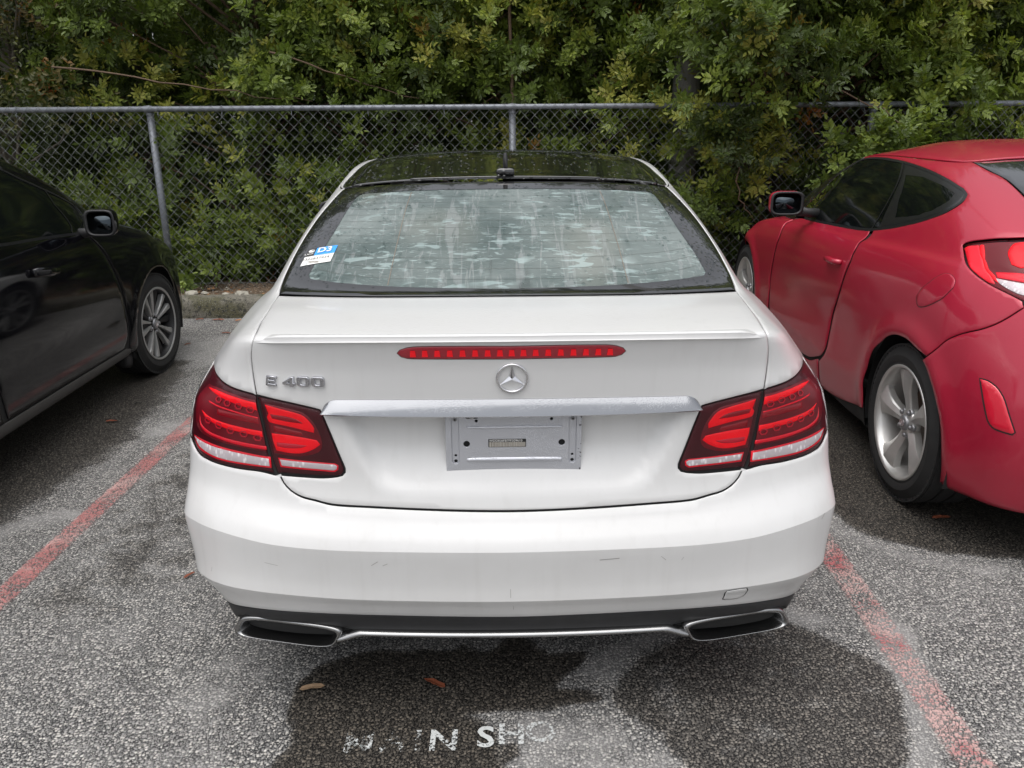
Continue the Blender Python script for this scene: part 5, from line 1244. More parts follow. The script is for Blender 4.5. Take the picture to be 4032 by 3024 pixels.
for s in np.linspace(11.42, 13.4, 12):
    w_ = 2.55-.10*(s-11.4)
    v, f = ribbon(W, [(t, s-.22*(1-(t/2.6)**2)*(1 if s < 12 else .4)) for t in np.linspace(-w_, w_, 30)], .0010, -.0004); b = len(Vh); Vh += v; Fh += [tuple(i+b for i in q) for q in f]
link('heater_wire', mesh('heater_wire', Vh, Fh), border, simple('heater_wire', (.10, .11, .10), .5))
for s in (-1, 1):
    v, f = ribbon(W, [(s*(1.05+.02*(y-11.3)), y) for y in np.linspace(11.28, 13.5, 14)], .0022, -.0003); link('heater_wire', mesh('heater_wire', v, f), border, simple('heater_busbar', (.16, .13, .10), .5))
# ---- cabin behind the misted glass
MB().box((0, .98, .93), (1.18, .72, .03)).obj('parcel_shelf', simple('shelf', (.05, .05, .05), .8), car)
for s in (-1, 1):
    MB().sections([(1.30, s*.33, .98, .26, .22, 3.5), (1.36, s*.33, .97, .28, .26, 3.5), (1.44, s*.33, .95, .27, .28, 3.2)], 28).obj('rear_seat', M['seat'], car)
    MB().sections([(1.30, s*.33, 1.17, .12, .055, 3), (1.34, s*.33, 1.17, .13, .065, 3), (1.40, s*.33, 1.16, .12, .06, 3)], 24).obj('headrest', M['seat'], car)
    MB().sections([(2.05, s*.36, .92, .22, .30, 3), (2.12, s*.36, .93, .24, .34, 3), (2.2, s*.36, .93, .22, .32, 3)], 28).obj('front_seat', M['seat'], car)
# ---- roof
RF = Roof(W, 4.0, 13.0, .030)
panel('roof_glass', RF, [(-.805, .012, 1), (0, .012), (.805, .012, 1), (.815, .5), (.815, .93, 1), (0, .93), (-.815, .93, 1), (-.815, .5)], M['gloss_black'], car, h=.025, gap=.002, edge=.003, rim=.006, off=.002)
both('roof_side_trim', RF, [(.825, .012, 1), (.99, .012, 1), (.955, .12), (.925, .3), (.91, .5), (.90, .93, 1), (.833, .93, 1)], M['gloss_black'], car, h=.02, gap=.001, edge=.001, rim=.005)
both('roof_rail', RF, [(.998, .004, 1), (.999, .5), (.999, .985, 1), (.905, .985, 1), (.905, .93), (.915, .5), (.93, .3), (.96, .12)], M['white'], car, h=.02, gap=.0, edge=.001, rim=.004)
panel('roof_header', RF, [(-.90, .94, 1), (0, .94), (.90, .94, 1), (.90, .99, 1), (0, .99), (-.90, .99, 1)], M['gloss_black'], car, h=.03, gap=.001, edge=.001, rim=.004)
ax = lambda u, v, o: RF(np.array([u]), np.array([v]), o)[0]
arc_o = [(-.31, .014, 1)]+[(.31*math.cos(a), .014+.115*math.sin(a)**.9) for a in np.linspace(R(172), R(8), 15)]+[(.31, .014, 1)]
panel('aerial_plinth', RF, arc_o, M['frit'], car, h=.02, gap=0, edge=.003, rim=.004, off=.006)
p = ax(0, .05, .006)
aer = MB().sections([(p[1]-.034, 0, p[2]+.010, .030, .012, 4), (p[1]-.030, 0, p[2]+.012, .033, .014, 4), (p[1]+.03, 0, p[2]+.013, .028, .013, 3), (p[1]+.12, 0, p[2]+.010, .008, .006, 2)], 24).obj('aerial', M['gloss_black'], car)
MB().sections([(p[1]-.020, 0, p[2]+.044, .0085, .036, 4), (p[1]+.0, 0, p[2]+.042, .0085, .034, 3.5), (p[1]+.06, 0, p[2]+.026, .006, .018, 2)], 20).obj('aerial_fin', M['plastic'], aer)

# ---- lamps
def lamp(name, body, skin, lens_off=.0016, depth=.012):
    base = panel(name, W, body, M['darkred'], car, h=.014, gap=.0025, edge=.0015, rim=.006, off=-depth*.35)
    return base
def bars(base, sg, items):
    for n_, key, mat, off in items:
        pts = half(key); pts = pts if sg > 0 else mir(pts)[::-1]
        panel(n_, W, pts, M[mat], base, h=.009, gap=0, edge=.0012, rim=.003, off=off)
outer = [(2.81, 7.535, 1)]+list(reversed([tuple(p) for p in lot_[1:-1]]))+lamp_side[:-1]+lob[0:-1]+[(2.352, 5.732, 1), (2.43, 6.045), (2.532, 6.421), (2.66, 6.936)]
inner_l = li[0:15]+[(2.272, 5.735, 1), (2.362, 6.045), (2.464, 6.421), (2.592, 6.936)]
for sg in (1, -1):
    sd = lambda p: p if sg > 0 else mir(p)[::-1]
    lo = lamp('tail_light', sd(outer), None)
    bars(lo, sg, [('light_bar', 'bar1', 'redbar', -.0028), ('light_bar', 'bar2', 'redbar', -.0028), ('light_bar', 'bar3', 'redtrim', -.0030), ('reflector_band', 'midband', 'reddim', -.0034), ('light_line', 'line1', 'redtrim', -.0026), ('clear_frame', 'frame_out', 'redtrim', -.0032), ('clear_lamp', 'clear_out', 'lampclear', -.0022)])
    panel('lamp_bowl', W, sd([(2.80, 7.40), (3.1, 7.46), (3.7, 7.62), (4.2, 7.74), (4.75, 7.80), (5.0, 7.3), (4.85, 6.75), (4.65, 6.45), (4.3, 6.32), (3.6, 6.26), (3.0, 6.25), (2.50, 6.25), (2.58, 6.7)]), M['bowl'], lo, h=.014, gap=.001, edge=.001, rim=.001, off=-.0038)
    for (t, s) in half('hexes'):
        m = frame_at(W, sg*t, s, -.0026); me = flat_shape([[(.0135*math.cos(a), .0095*math.sin(a)) for a in np.linspace(0, 2*math.pi, 7)[:-1]], [(.0098*math.cos(a), .0064*math.sin(a)) for a in np.linspace(0, 2*math.pi, 7)[:-1]]], .0008)
        place('led_ring', me, m, lo, M['hexred'])
    panel('lens', W, sd(outer), M['lens'], lo, h=.014, gap=.0025, edge=.0015, rim=.004, off=.0005)
    lf = lamp('boot_light', sd(inner_l), None)
    bars(lf, sg, [('light_bar', 'wedge1', 'redbar', -.0030), ('light_core', 'core1', 'reddim', -.0020), ('reflector_band', 'midin', 'reddim', -.0034), ('light_bar', 'wedge2', 'redbar', -.0030), ('light_core', 'core2', 'hexred', -.0020), ('clear_frame', 'frame_in', 'redtrim', -.0032), ('clear_lamp', 'clear_in', 'lampclear', -.0022)])
    panel('lamp_bowl', W, sd([(2.60, 7.33), (2.3, 7.26), (1.85, 7.12), (1.70, 6.95), (1.60, 6.75), (1.54, 6.5), (1.6, 6.33), (1.9, 6.22), (2.36, 6.24), (2.45, 6.7)]), M['bowl'], lf, h=.014, gap=.001, edge=.001, rim=.001, off=-.0038)
    panel('lens', W, sd(inner_l), M['lens'], lf, h=.014, gap=.0025, edge=.0015, rim=.004, off=.0005)
    lo['label'] = lf['label'] = None or ('left' if sg < 0 else 'right')+' rear lamp with two red light bars'
# ---- high brake lamp on the boot
hb = panel('brake_light', W, brk, simple('brake_lens', (.32, .004, .018), .12, coat=1), car, h=.01, gap=-.001, edge=.002, rim=.004, off=.0022)
panel('brake_light_border', W, brk, M['darkred'], hb, h=.012, gap=-.003, edge=.001, rim=.002, off=.0008)
for k in range(-8, 9):
    t = k*.0785; cw, chh = .0075, .0095
    me = flat_shape([[(-cw, -chh*.85), (cw, -chh*.85), (cw*.75, chh*.9), (-cw*.75, chh*.9)]], .0006)
    place('brake_cell', me, upright_at(W, t, 8.49, .0034), hb, M['redbar'])
# ---- spoiler lip along the boot edge
V, F = [], []; prof_n = 7
tt = np.linspace(-3.02, 3.02, 81)
P9 = W(tt, np.full(tt.shape, 8.86)); P95 = W(tt, np.full(tt.shape, 9.30)); N9 = W.normal(tt, np.full(tt.shape, 9.0))
for i, t in enumerate(tt):
    k = min(1.0, (3.02-abs(t))/.75); k = k*k*(3-2*k); lo_, hi_ = Vector(P9[i]), Vector(P95[i])
    back = Vector((0, -1, 0)); sx_n = Vector((t*.10, -1, 0)).normalized()
    lip = lo_.lerp(hi_, .25)+sx_n*(.017*k)+Vector((0, 0, .012*k))
    V += [lo_+sx_n*-.002, lo_+sx_n*(.010*k)+Vector((0, 0, .001)), lip+Vector((0, 0, -.010*k)), lip, lip-sx_n*.006*k+Vector((0, 0, .003*k)), lo_.lerp(hi_, .75)+Vector((0, 0, .0045*k)), hi_+Vector((0, 0, -.001))]
F = [(i*7+j, (i+1)*7+j, (i+1)*7+j+1, i*7+j+1) for i in range(80) for j in range(6)]
me = mesh('spoiler_lip', V, F); bm = bmesh.new(); bm.from_mesh(me); bmesh.ops.recalc_face_normals(bm, faces=bm.faces); bm.to_mesh(me); bm.free(); sharpen(me, 50)
link('spoiler_lip', me, trunk, M['white'])
# ---- chrome strip over the plate recess
st = half('strip'); stp = st+mir(list(reversed(st)))
def strip_mesh():
    V, F = [], []; ts = np.concatenate([np.linspace(-1.535, -1.2, 24), np.linspace(-1.19, 1.19, 60), np.linspace(1.2, 1.535, 24)])
    for t in ts:
        a = abs(t); top = 7.425 if a < 1.33 else 7.425-.25*(1-math.sqrt(max(0, 1-((a-1.33)/.206)**2))); bot_ = 7.125+.045*(a/1.54)**2
        Pt, Pb = W.raw(np.array([t]), np.array([top]))[0], W.raw(np.array([t]), np.array([bot_]))[0]
        nrm = np.array([t*.06, -1, 0]); nrm /= np.linalg.norm(nrm); mid = (Pt+Pb)/2
        V += [Pt-nrm*.002, Pt+nrm*.0025, mid*.5+Pt*.5+nrm*.0085, mid*.5+Pb*.5+nrm*.0195, Pb+nrm*.0235, Pb+nrm*.021+np.array([0, 0, -.003]), Pb-nrm*.02+np.array([0, 0, -.002])]
    n_ = len(ts); F = [(i*7+j, (i+1)*7+j, (i+1)*7+j+1, i*7+j+1) for i in range(n_-1) for j in range(6)]
    me = mesh('chrome_strip', V, F); bm = bmesh.new(); bm.from_mesh(me); bmesh.ops.recalc_face_normals(bm, faces=bm.faces); bm.to_mesh(me); bm.free(); sharpen(me, 40); return me
link('chrome_strip', strip_mesh(), trunk, M['chrome'])
# ---- plate bracket: pressed steel with slots, ribs and holes
pl_z, pl_y = .782, .100
def pmx(x, z, off=0.0): return Matrix(((1, 0, 0, x), (0, 0, -1, pl_y-off), (0, 1, 0, z), (0, 0, 0, 1)))
hole = lambda x, z, r, n_=16: circle(r, n_, x, z-pl_z)
chl = lambda cx: rrect(.0185, .150, .009, 6, cx, .806-pl_z)
hl = [hole(-.092, .845, .0038), hole(.094, .849, .0038), hole(-.092, .706, .0038), hole(.096, .707, .0038), hole(-.117, .784, .0082, 20), hole(.120, .786, .0082, 20)]
me = flat_shape([rrect(.338, .186, .016, 8)]+[chl(-.145), chl(.147)]+hl, .0012, .0011)
place('plate_bracket', me, pmx(.004, pl_z, .004), trunk, M['bracket'])
me = flat_shape([rrect(.338, .186, .016, 8)], .0005); place('bracket_backing', me, pmx(.004, pl_z, -.002), trunk, M['bore'])
for cx in (-.145, .147):
    me = flat_shape([chl(cx), hole(cx, .863, .0038), hole(cx, .752, .0034), hole(cx, .737, .0044)], .0006, .0008); place('bracket_channel', me, pmx(.004, pl_z, .0012), trunk, M['bracket'])
    me = flat_shape([circle(.0052, 16, cx, .849-pl_z)], .0015, .0012); place('screw', me, pmx(.004, pl_z, .004), trunk, M['cap_grey'])
    me = flat_shape([circle(.0024, 6, cx, .849-pl_z)], .0004); place('screw_slot', me, pmx(.004, pl_z, .0075), trunk, M['bore'])
def rib(z, h_, w_): return MB().sections([(pl_y-.0035, .006, z, w_, h_, 5), (pl_y-.0105, .006, z, w_-.005, h_*.40, 5)], 40, cap0=False)
rib(.7415, .0075, .122).obj('pressed_rib', M['bracket'], trunk); rib(.8285, .0045, .122).obj('pressed_rib', M['bracket'], trunk)
me = flat_shape([rrect(.094, .0215, .0015)], .0004); place('vin_label', me, pmx(-.012, .786, .0068), trunk, M['ink'])
me = flat_shape([rrect(.090, .0125, .0005)], .0002); place('barcode', me, pmx(-.012, .7825, .0074), trunk, M['barcode'])
me = text_shape('WDDKJ6FB7FF309610', .0088, align='LEFT'); place('label_text', me, pmx(-.057, .7925, .0074), trunk, M['sticker_white'])
MB().sections([(.070, -.098, .866, .016, .006, 4), (.112, -.098, .863, .014, .007, 4)], 20).obj('plate_lamp', M['plastic'], trunk)
MB().sections([(.0665, -.098, .865, .006, .0045, 2), (.0695, -.098, .865, .006, .0045, 2)], 18).obj('plate_lamp_lens', M['satin'], trunk)
# ---- star and model badge
sm = upright_at(W, 0.002, 7.905, .0)
ring_ = MB(); n1, n2 = 64, 12
Vr = [((.0355+.0036*math.cos(b))*math.cos(a), (.0355+.0036*math.cos(b))*math.sin(a), .0045+.0036*math.sin(b)) for a in np.linspace(0, 2*math.pi, n1+1)[:-1] for b in np.linspace(0, 2*math.pi, n2+1)[:-1]]
Fr = [(i*n2+j, ((i+1) % n1)*n2+j, ((i+1) % n1)*n2+(j+1) % n2, i*n2+(j+1) % n2) for i in range(n1) for j in range(n2)]
star = place('round_emblem', ring_.add(Vr, Fr).mesh('round_emblem'), sm, trunk, M['chrome_plain'])
Vs = [(0, 0, .0095)]; ang = [90, 210, 330]
for a in ang: Vs.append((.0345*math.cos(R(a)), .0345*math.sin(R(a)), .005))
for a in (150, 270, 30): Vs.append((.0080*math.cos(R(a)), .0080*math.sin(R(a)), .002))
Fs = [(0, 1, 4), (0, 4, 2), (0, 2, 5), (0, 5, 3), (0, 3, 6), (0, 6, 1)]
place('emblem_star', mesh('emblem_star', Vs, Fs, False), sm, trunk, M['chrome_plain'])
def glyph(ch):
    h_, w_ = .0255, .0305
    if ch == 'E': return [[(0, 0), (.028, 0), (.029, .0062), (.0085, .0062), (.009, .0098), (.0255, .0098), (.0262, .0155), (.0098, .0155), (.0102, .0193), (.030, .0193), (.0308, h_), (.0035, h_)]]
    if ch == '4': return [[(.0185, 0), (.0275, 0), (.0283, .0042), (.0335, .0042), (.0342, .0098), (.029, .0098), (.031, h_), (.0225, h_), (0, .0098), (0, .0042), (.0192, .0042)], [(.0105, .0098), (.0205, .0098), (.0218, .0185)]]
    return [rrect(.0325, h_, .007, 5, .016, h_/2), rrect(.0140, .0150, .0035, 4, .016, h_/2)[::-1]]
for ch, x_t in zip('E400', half('badge')):
    m = upright_at(W, -x_t[0], x_t[1], .0); me = flat_shape(glyph(ch), .0030, .0016, 2); me.transform(Matrix.Translation((-.0155, -.0127, .003)))
    place('badge_letter', me, m, trunk, M['badge'])
# ---- lower valance, chrome blade, exhausts
val_r = [(0, 1.95), (.55, 1.965), (1.11, 1.975), (2.0, 1.98), (3.0, 1.965), (4.28, 1.91), (4.75, 1.90, 1), (4.85, 1.5), (4.82, 1.05), (4.65, .80, 1), (4.35, .85), (4.15, 1.15), (3.75, 1.52), (3.0, 1.55), (2.1, 1.53), (1.5, 1.45), (1.2, 1.22), (.9, 1.15), (0, 1.15)]
valance = panel('valance', W, val_r+[(-p[0],)+tuple(p[1:]) for p in reversed(val_r[1:-1])], M['plastic'], car, h=.014, gap=.001, edge=.003, rim=.02, off=-.004)
V, F = [], []
for x in np.linspace(-.462, .462, 81):
    a = abs(x); z = .268+.006*(a/.4)**2 if a < .40 else .274-.020*sstep(.39, .47, np.array([a]))[0]; y = .036+.012*(a/.5)**2; hh_ = .0075 if a < .40 else .0095
    V += [(x, y+.03, z+hh_+.002), (x, y+.003, z+hh_), (x, y-.008, z+hh_*.4), (x, y-.009, z-hh_*.5), (x, y-.002, z-hh_), (x, y+.03, z-hh_-.002)]
F = [(i*6+j, (i+1)*6+j, (i+1)*6+j+1, i*6+j+1) for i in range(80) for j in range(5)]
me = mesh('diffuser_blade', V, F); bm = bmesh.new(); bm.from_mesh(me); bmesh.ops.recalc_face_normals(bm, faces=bm.faces); bm.to_mesh(me); bm.free()
link('diffuser_blade', me, valance, M['satin'])
for sg in (-1, 1):
    cx, cz = 0, 0
    tip = MB().sections([(.14, 0, 0, .142, .034, 4.5, -.5*sg), (.012, 0, 0, .146, .036, 4.5, -.5*sg), (.0, 0, 0, .145, .0355, 4.5, -.5*sg), (-.005, 0, 0, .142, .033, 4.5, -.5*sg), (-.003, 0, -.003, .136, .0295, 4.2, -.5*sg), (.004, 0, -.005, .131, .0275, 4.2, -.5*sg), (.030, 0, -.006, .122, .0255, 4, -.5*sg), (.06, 0, -.006, .112, .022, 3.6, -.5*sg)], 56, False, False)
    me = tip.mesh('exhaust_tip'); mt = Matrix.Translation((sg*.600, .070, .264)) @ Matrix.Rotation(sg*.20, 4, 'Z') @ Matrix.Rotation(-sg*R(1.5), 4, 'Y'); me.transform(mt)
    tp = link('exhaust_tip', me, car, M['satin'])
    b_ = MB().sections([(.055, 0, -.006, .116, .0235, 4, -.5*sg), (.13, 0, -.006, .105, .02, 4, -.5*sg)], 48).mesh('exhaust_bore'); b_.transform(mt); link('exhaust_bore', b_, tp, M['bore'])
# ---- parking sticker inside the glass corner
SK = half('sticker')
def gp(a, b, off=.0012): return None
c0 = frame_at(W, -2.80, 11.84, .0014)
sticker = empty('parking_sticker', (0, 0, 0), 0, car)
def surf_quad(name, corners, mat, off):
    V, F = [], []; n_ = 8
    A_, B2, C_, D_ = [np.array(c) for c in corners]       # bl, br, tr, tl
    for i in range(n_+1):
        for j in range(n_+1):
            u, v = i/n_, j/n_; V.append(A_*(1-u)*(1-v)+B2*u*(1-v)+C_*u*v+D_*(1-u)*v)
    V = np.array(V); P = W(V[:, 0], V[:, 1], off); F = [(i*(n_+1)+j, (i+1)*(n_+1)+j, (i+1)*(n_+1)+j+1, i*(n_+1)+j+1) for i in range(n_) for j in range(n_)]
    return link(name, mesh(name, P, F), sticker, mat)
bl, tl, br, mr, tr_, ml, bt = (-3.349, 11.632), (-3.331, 11.821), (-2.26, 11.717), (-2.25, 11.885), (-2.244, 12.056), (-3.331, 11.821), (-2.918, 12.017)
surf_quad('sticker_base', [bl, br, mr, ml], M['sticker_white'], .0010)
tlb, trb = (-3.33, 11.99), (-2.244, 12.056); mb = (-2.93, 11.843); mt_ = (-2.93, 12.017)
surf_quad('sticker_band', [ml, mb, mt_, (-3.32, 11.99)], M['ink'], .0010); surf_quad('sticker_band', [mb, mr, trb, mt_], M['sticker_blue'], .0010)
def on_sticker(txt, t, s, size, mat, width=1.0, shear=0.0, bold=0.0):
    m = frame_at(W, t, s, .0032); me = text_shape(txt, size, width=width, shear=shear, bold=bold)
    d = W(np.array([t+.1]), np.array([s+.1*.055]))[0]-W(np.array([t]), np.array([s]))[0]; x = Vector(d).normalized(); n_ = m.col[2].to_3d(); y = n_.cross(x); r_ = Matrix((x, y, n_)).transposed().to_4x4(); r_.translation = m.translation
    place('sticker_print', me, r_, sticker, mat)
on_sticker('D3', -2.58, 11.952, .040, M['sticker_white'], 1.0, .0, .0008)
on_sticker('UCF', -3.16, 11.868, .013, M['sticker_white'], 1.3)
on_sticker('UNIVERSITY OF CENTRAL FLORIDA', -2.76, 11.838, .0062, M['ink'], 1.1)
on_sticker('D322837934', -2.80, 11.775, .016, M['ink'], 1.15)
m = frame_at(W, -2.80, 11.715, .0016); me = flat_shape([rrect(.035, .007, .0005)], .0002); place('sticker_print', me, m, sticker, M['barcode'])
m = frame_at(W, -3.12, 11.945, .0016); me = flat_shape([[(.011*math.cos(a), .008*math.sin(a)) for a in np.linspace(0, 2*math.pi, 20)[:-1]], [(.006*math.cos(a)+.003, .0026*math.sin(a)+.002) for a in np.linspace(0, 2*math.pi, 14)[:-1]]], .0002); place('sticker_print', me, m, sticker, M['sticker_white'])
# ---- wheels and mirrors
for y in (1.10, 3.86):
    for s in (-1, 1): put_wheel(WHEEL_BLK, car, s*.775, y, .316, s > 0)
for s in (-1, 1): wing_mirror(car, (s*.955, 3.02, 1.02), .19, .13, .13, s, M['white'])
# ---- water standing on the glass, roof and chrome
def beads(name, S, n_, tr_, sr_, size, parent, keep=None, mat=None, seed=5):
    g = np.random.default_rng(seed); t = g.uniform(*tr_, n_); s = g.uniform(*sr_, n_)
    if keep is not None: k = keep(t, s, g); t, s = t[k], s[k]
    P = S(t, s, .0); Nn = S.normal(t, s); r = size*g.lognormal(0, .42, len(t)); V, F = [], []
    U = np.cross(Nn, np.array([1., .2, .1])); U /= np.linalg.norm(U, axis=1)[:, None]; X = np.cross(Nn, U)
    k_ = 7; rings = [(1.0, .0), (.78, .30), (.40, .46)]; Vs = []
    for f, z in rings:
        for a in np.linspace(0, 2*math.pi, k_+1)[:-1]: Vs.append(P+(U*math.cos(a)*1.15+X*math.sin(a))*(r*f)[:, None]+Nn*(r*z+.0002)[:, None])
    Vs.append(P+Nn*(r*.5+.0002)[:, None]); A_ = np.stack(Vs, 1); m_ = len(Vs); b = (np.arange(len(t))*m_)[:, None, None]
    q = np.array([(i*k_+j, i*k_+(j+1) % k_, (i+1)*k_+(j+1) % k_, (i+1)*k_+j) for i in range(2) for j in range(k_)]); tri = np.array([(2*k_+j, 2*k_+(j+1) % k_, 3*k_, 3*k_) for j in range(k_)])
    Q = (np.concatenate([q, tri])[None]+b).reshape(-1, 4)
    me = bpy.data.meshes.new(name); fl = [tuple(dict.fromkeys(f)) for f in Q.tolist()]
    me.from_pydata(A_.reshape(-1, 3).tolist(), [], fl); me.polygons.foreach_set('use_smooth', [True]*len(me.polygons)); me.update()
    o = link(name, me, parent, mat or M['water']); o['kind'] = 'stuff'; return o
vn = lambda t, s, k: np.sin(t*k+1.3*np.sin(s*k*1.7))+np.sin(s*k*2.3+t*k*.6)
beads('water_beads', W, 2600, (-3.9, 3.9), (11.1, 13.8), .0026, border, lambda t, s, g: vn(t, s, 3.1)+g.normal(0, .8, len(t))+(s-12.3)*.6 > .1)
beads('water_beads', RF, 2600, (-.8, .8), (.02, .62), .0030, car, lambda t, s, g: vn(t*3, s*6, 3.1)+g.normal(0, .9, len(t)) > -.2, seed=8)

# ================================================================ red hatchback on the right
RD = Loft(red_rings(), red_detail)
rc = empty('parked_car', (2.494, 2.443, 0), R(-2.0)); tag(rc, 'red three door hatchback coupe on the right with silver five spoke wheels', 'car')
b = lambda k: [tuple(p) for p in BAKED['r_'+k]]
shell('inner_body', RD, rc, M['shell'], -.008, s1=11.2, cut=((.72, .33, .385), (3.37, .33, .385)))
MB().box((0, 2.0, .24), (1.4, 3.5, .05)).obj('floor_pan', M['shell'], rc)
for yc in (.72, 3.37):
    for s in (-1, 1): wheel_well(rc, yc, .33, s)
AR = arch(RD, .72, .33, .362, 4.6, 9.2); AF = arch(RD, 3.37, .33, .362, 11.4, 14.6)
lamp_r = [(-p[0], p[1]) for p in b('lamp')]
lamp_r = [(p[0], p[1]) for p in lamp_r]
seam = [(-p[0], p[1]) for p in b('seam')]          # arch end first, then rearwards
AR_front = [p for p in AR if p[0] >= 7.0 and p[1] > .5]
win = [(-p[0],)+tuple(p[1:]) for p in b('window')]
dr = [(-p[0], p[1]) for p in b('doorrear')]; df = [(-p[0], p[1]) for p in b('doorfront')]
# bumper: from the seam down to the bottom edge, round the rear to the centre
arch_low = [p for p in AR if p[0] < 6.4 and p[1] < 5.9 and p[1] > .9]           # rear foot side of the arch, top to bottom
bump_r = [(0, 8.9), (1.5, 8.95), (3.0, 9.3)]+[(p[0], p[1]) for p in reversed(seam)]+[(p[0], p[1]) for p in arch_low]+[(5.35, .9, 1), (4.5, .9), (3, .9), (1.5, .9), (0, .9)]
bump_f = bump_r+[(-p[0],)+tuple(p[1:]) for p in reversed(bump_r[1:-1])]
rbump = panel('rear_bumper', RD, bump_f, M['red'], rc, h=.018, gap=.0025, rim=.004)
# side panel behind the door: from the seam up round lamp and window to the roof edge
low = [p for p in AR if p[0] > 6.3 or p[1] > 5.95]; low = [p for p in AR if not (p[0] < 6.4 and p[1] < 5.95) and p[1] > .95]
def front_of(l): return l
wl = win                                              # window outline: front foot, top, rear tip, bottom edge back to the front
tip_up = [p for p in wl[2:10]]                         # top edge to the rear tip
bot_e = [p for p in wl[9:15]]                          # rear tip along the bottom to the door joint
side = [(9.40, .95, 1)]+[(p[0], p[1]) for p in low if p[0] > 7.0]+[(p[0], p[1]) for p in low if p[0] <= 7.0]+[(6.111, 5.95, 1)]
side += [(p[0], p[1]) for p in seam[1:6]]+[(3.926, 8.62, 1), (3.95, 8.74)]+[(4.367, 9.02), (4.883, 9.39), (5.313, 9.81), (5.645, 10.28), (5.975, 11.08), (5.965, 11.43), (5.80, 11.515), (5.417, 11.62), (4.538, 11.755), (3.62, 11.82), (3.0, 11.83, 1), (2.55, 12.3), (2.75, 13.29), (3.21, 13.65), (3.77, 13.985), (4.1, 13.985, 1), (6.4, 13.985), (8, 13.985), (9.6, 13.985), (11.5, 13.985, 1), (11.3, 13.86, 1), (10.283, 13.872), (9.237, 13.857), (7.743, 13.755), (6.384, 13.565), (5.401, 13.324), (4.77, 13.06), (4.735, 12.915), (5.147, 12.687), (6.0, 12.337), (7.026, 11.948), (8.047, 11.609), (8.72, 11.35, 1)]
side += [(p[0]-.02, p[1]) for p in dr[1:6]]+[(9.215, 3.26), (9.265, 2.7), (9.36, 2.12), (9.40, 1.95), (9.40, 1.5)]
both('side_panel', RD, side, M['red'], rc, h=.018, gap=.0019, rim=.004)
door = [(8.80, 11.30, 1), (9.229, 11.22), (9.887, 11.155), (10.488, 11.165), (10.95, 11.22), (11.25, 11.1, 1), (11.15, 10.0), (11.074, 9.1), (11.04, 7.5), (11.138, 6.2), (11.24, 5.0), (11.24, 3.8), (11.18, 2.6), (11.0, 1.75), (10.6, 1.55, 1), (10.167, 1.60), (9.653, 1.75), (9.40, 2.2), (9.294, 2.7), (9.235, 3.3)]+[(p[0], p[1]) for p in reversed(dr[1:6])]
both('door', RD, door, M['red'], rc, h=.02, gap=.0019, rim=.004)
both('sill', RD, [(9.42, .95, 1), (11.3, .95, 1), (11.3, 2.4), (11.22, 2.55, 1), (11.02, 1.65), (10.6, 1.45), (10.167, 1.5), (9.653, 1.65), (9.42, 2.0, 1)], M['red'], rc, h=.03, gap=.001)
wing = [(11.35, .95, 1)]+[p for p in AF[::-1] if p[1] > .95 and p[0] < 13]+[p for p in AF[::-1] if p[1] > .95 and p[0] >= 13]+[(15.2, .95, 1), (15.2, 8.6, 1), (13.6, 9.9), (12.6, 10.9), (12.1, 11.05, 1), (11.3, 11.05, 1), (11.19, 10), (11.11, 9.1), (11.08, 7.5), (11.178, 6.2), (11.28, 5), (11.28, 3.8), (11.30, 2.6)]
both('front_wing', RD, wing, M['red'], rc, h=.03)
panel('bonnet', RD, [(13.65, 9.95, 1), (15.2, 8.7, 1), (16, 8.7), (16.8, 8.7, 1), (18.35, 9.95, 1), (19.3, 10.95, 1), (16, 10.95), (12.7, 10.95, 1)], M['red'], rc, h=.04)
panel('front_bumper', RD, [(15.25, .95, 1), (16.75, .95, 1), (16.75, 8.6, 1), (15.25, 8.6, 1)], M['red'], rc, h=.05)
panel('windscreen', RD, [(12.6, 11.1, 1), (19.4, 11.1, 1), (19.4, 13.95, 1), (12.6, 13.95, 1)], M['tint_glass'], rc, h=.05)
both('windscreen_pillar', RD, [(11.35, 11.1), (12.55, 11.1, 1), (12.55, 13.97, 1), (11.55, 13.97, 1), (11.1, 12.6)], M['gloss_black'], rc, h=.03, gap=.001)
wf = [(p[0],)+tuple(p[1:]) for p in win]
sidewin = both('side_window', RD, wf, M['tint_glass'], rc, h=.02, gap=.003, edge=.002, rim=.006, off=-.003)
trimm = simple('black_trim', (.012, .012, .013), .32)
for sg, wo_ in ((1, sidewin[0]), (-1, sidewin[1])):
    v, f = ribbon(RD, [(sg*t, s) for t, s in interp_pts([(8.78, 11.36), (8.5, 12.2), (8.25, 13.0), (8.05, 13.74)], 20)], .012, -.0012); link('window_bar', mesh('window_bar', v, f), wo_, trimm)
    # quarter glass set in a broad dark surround
    qg = [(8.15, 11.85), (7.3, 12.05), (6.3, 12.45), (5.35, 12.90), (5.9, 13.12), (6.9, 13.30), (7.9, 13.28), (8.0, 12.8)]
    sur = [(8.62, 11.45), (8.047, 11.66), (7.026, 11.99), (6.0, 12.38), (5.147, 12.73), (4.80, 12.93), (4.83, 13.02), (5.401, 13.27), (6.384, 13.50), (7.743, 13.68), (8.02, 13.69)]
    panel('window_surround', RD, [(sg*p[0], p[1]) for p in (sur if sg > 0 else sur[::-1])], trimm, wo_, h=.02, gap=.002, edge=.001, rim=.002, off=-.0018, holes=[[(sg*a, c) for a, c in qg]])
    rim_ = None
    v, f = ribbon(RD, [tuple(p) for p in resample([(sg*p[0],)+tuple(p[1:]) for p in wf], .02, .35, .12)]+[(sg*wf[0][0], wf[0][1])], .016, -.0006); link('window_seal', mesh('window_seal', v, f), wo_, trimm)
RR = Roof(RD, 4.3, 12.9, .062)
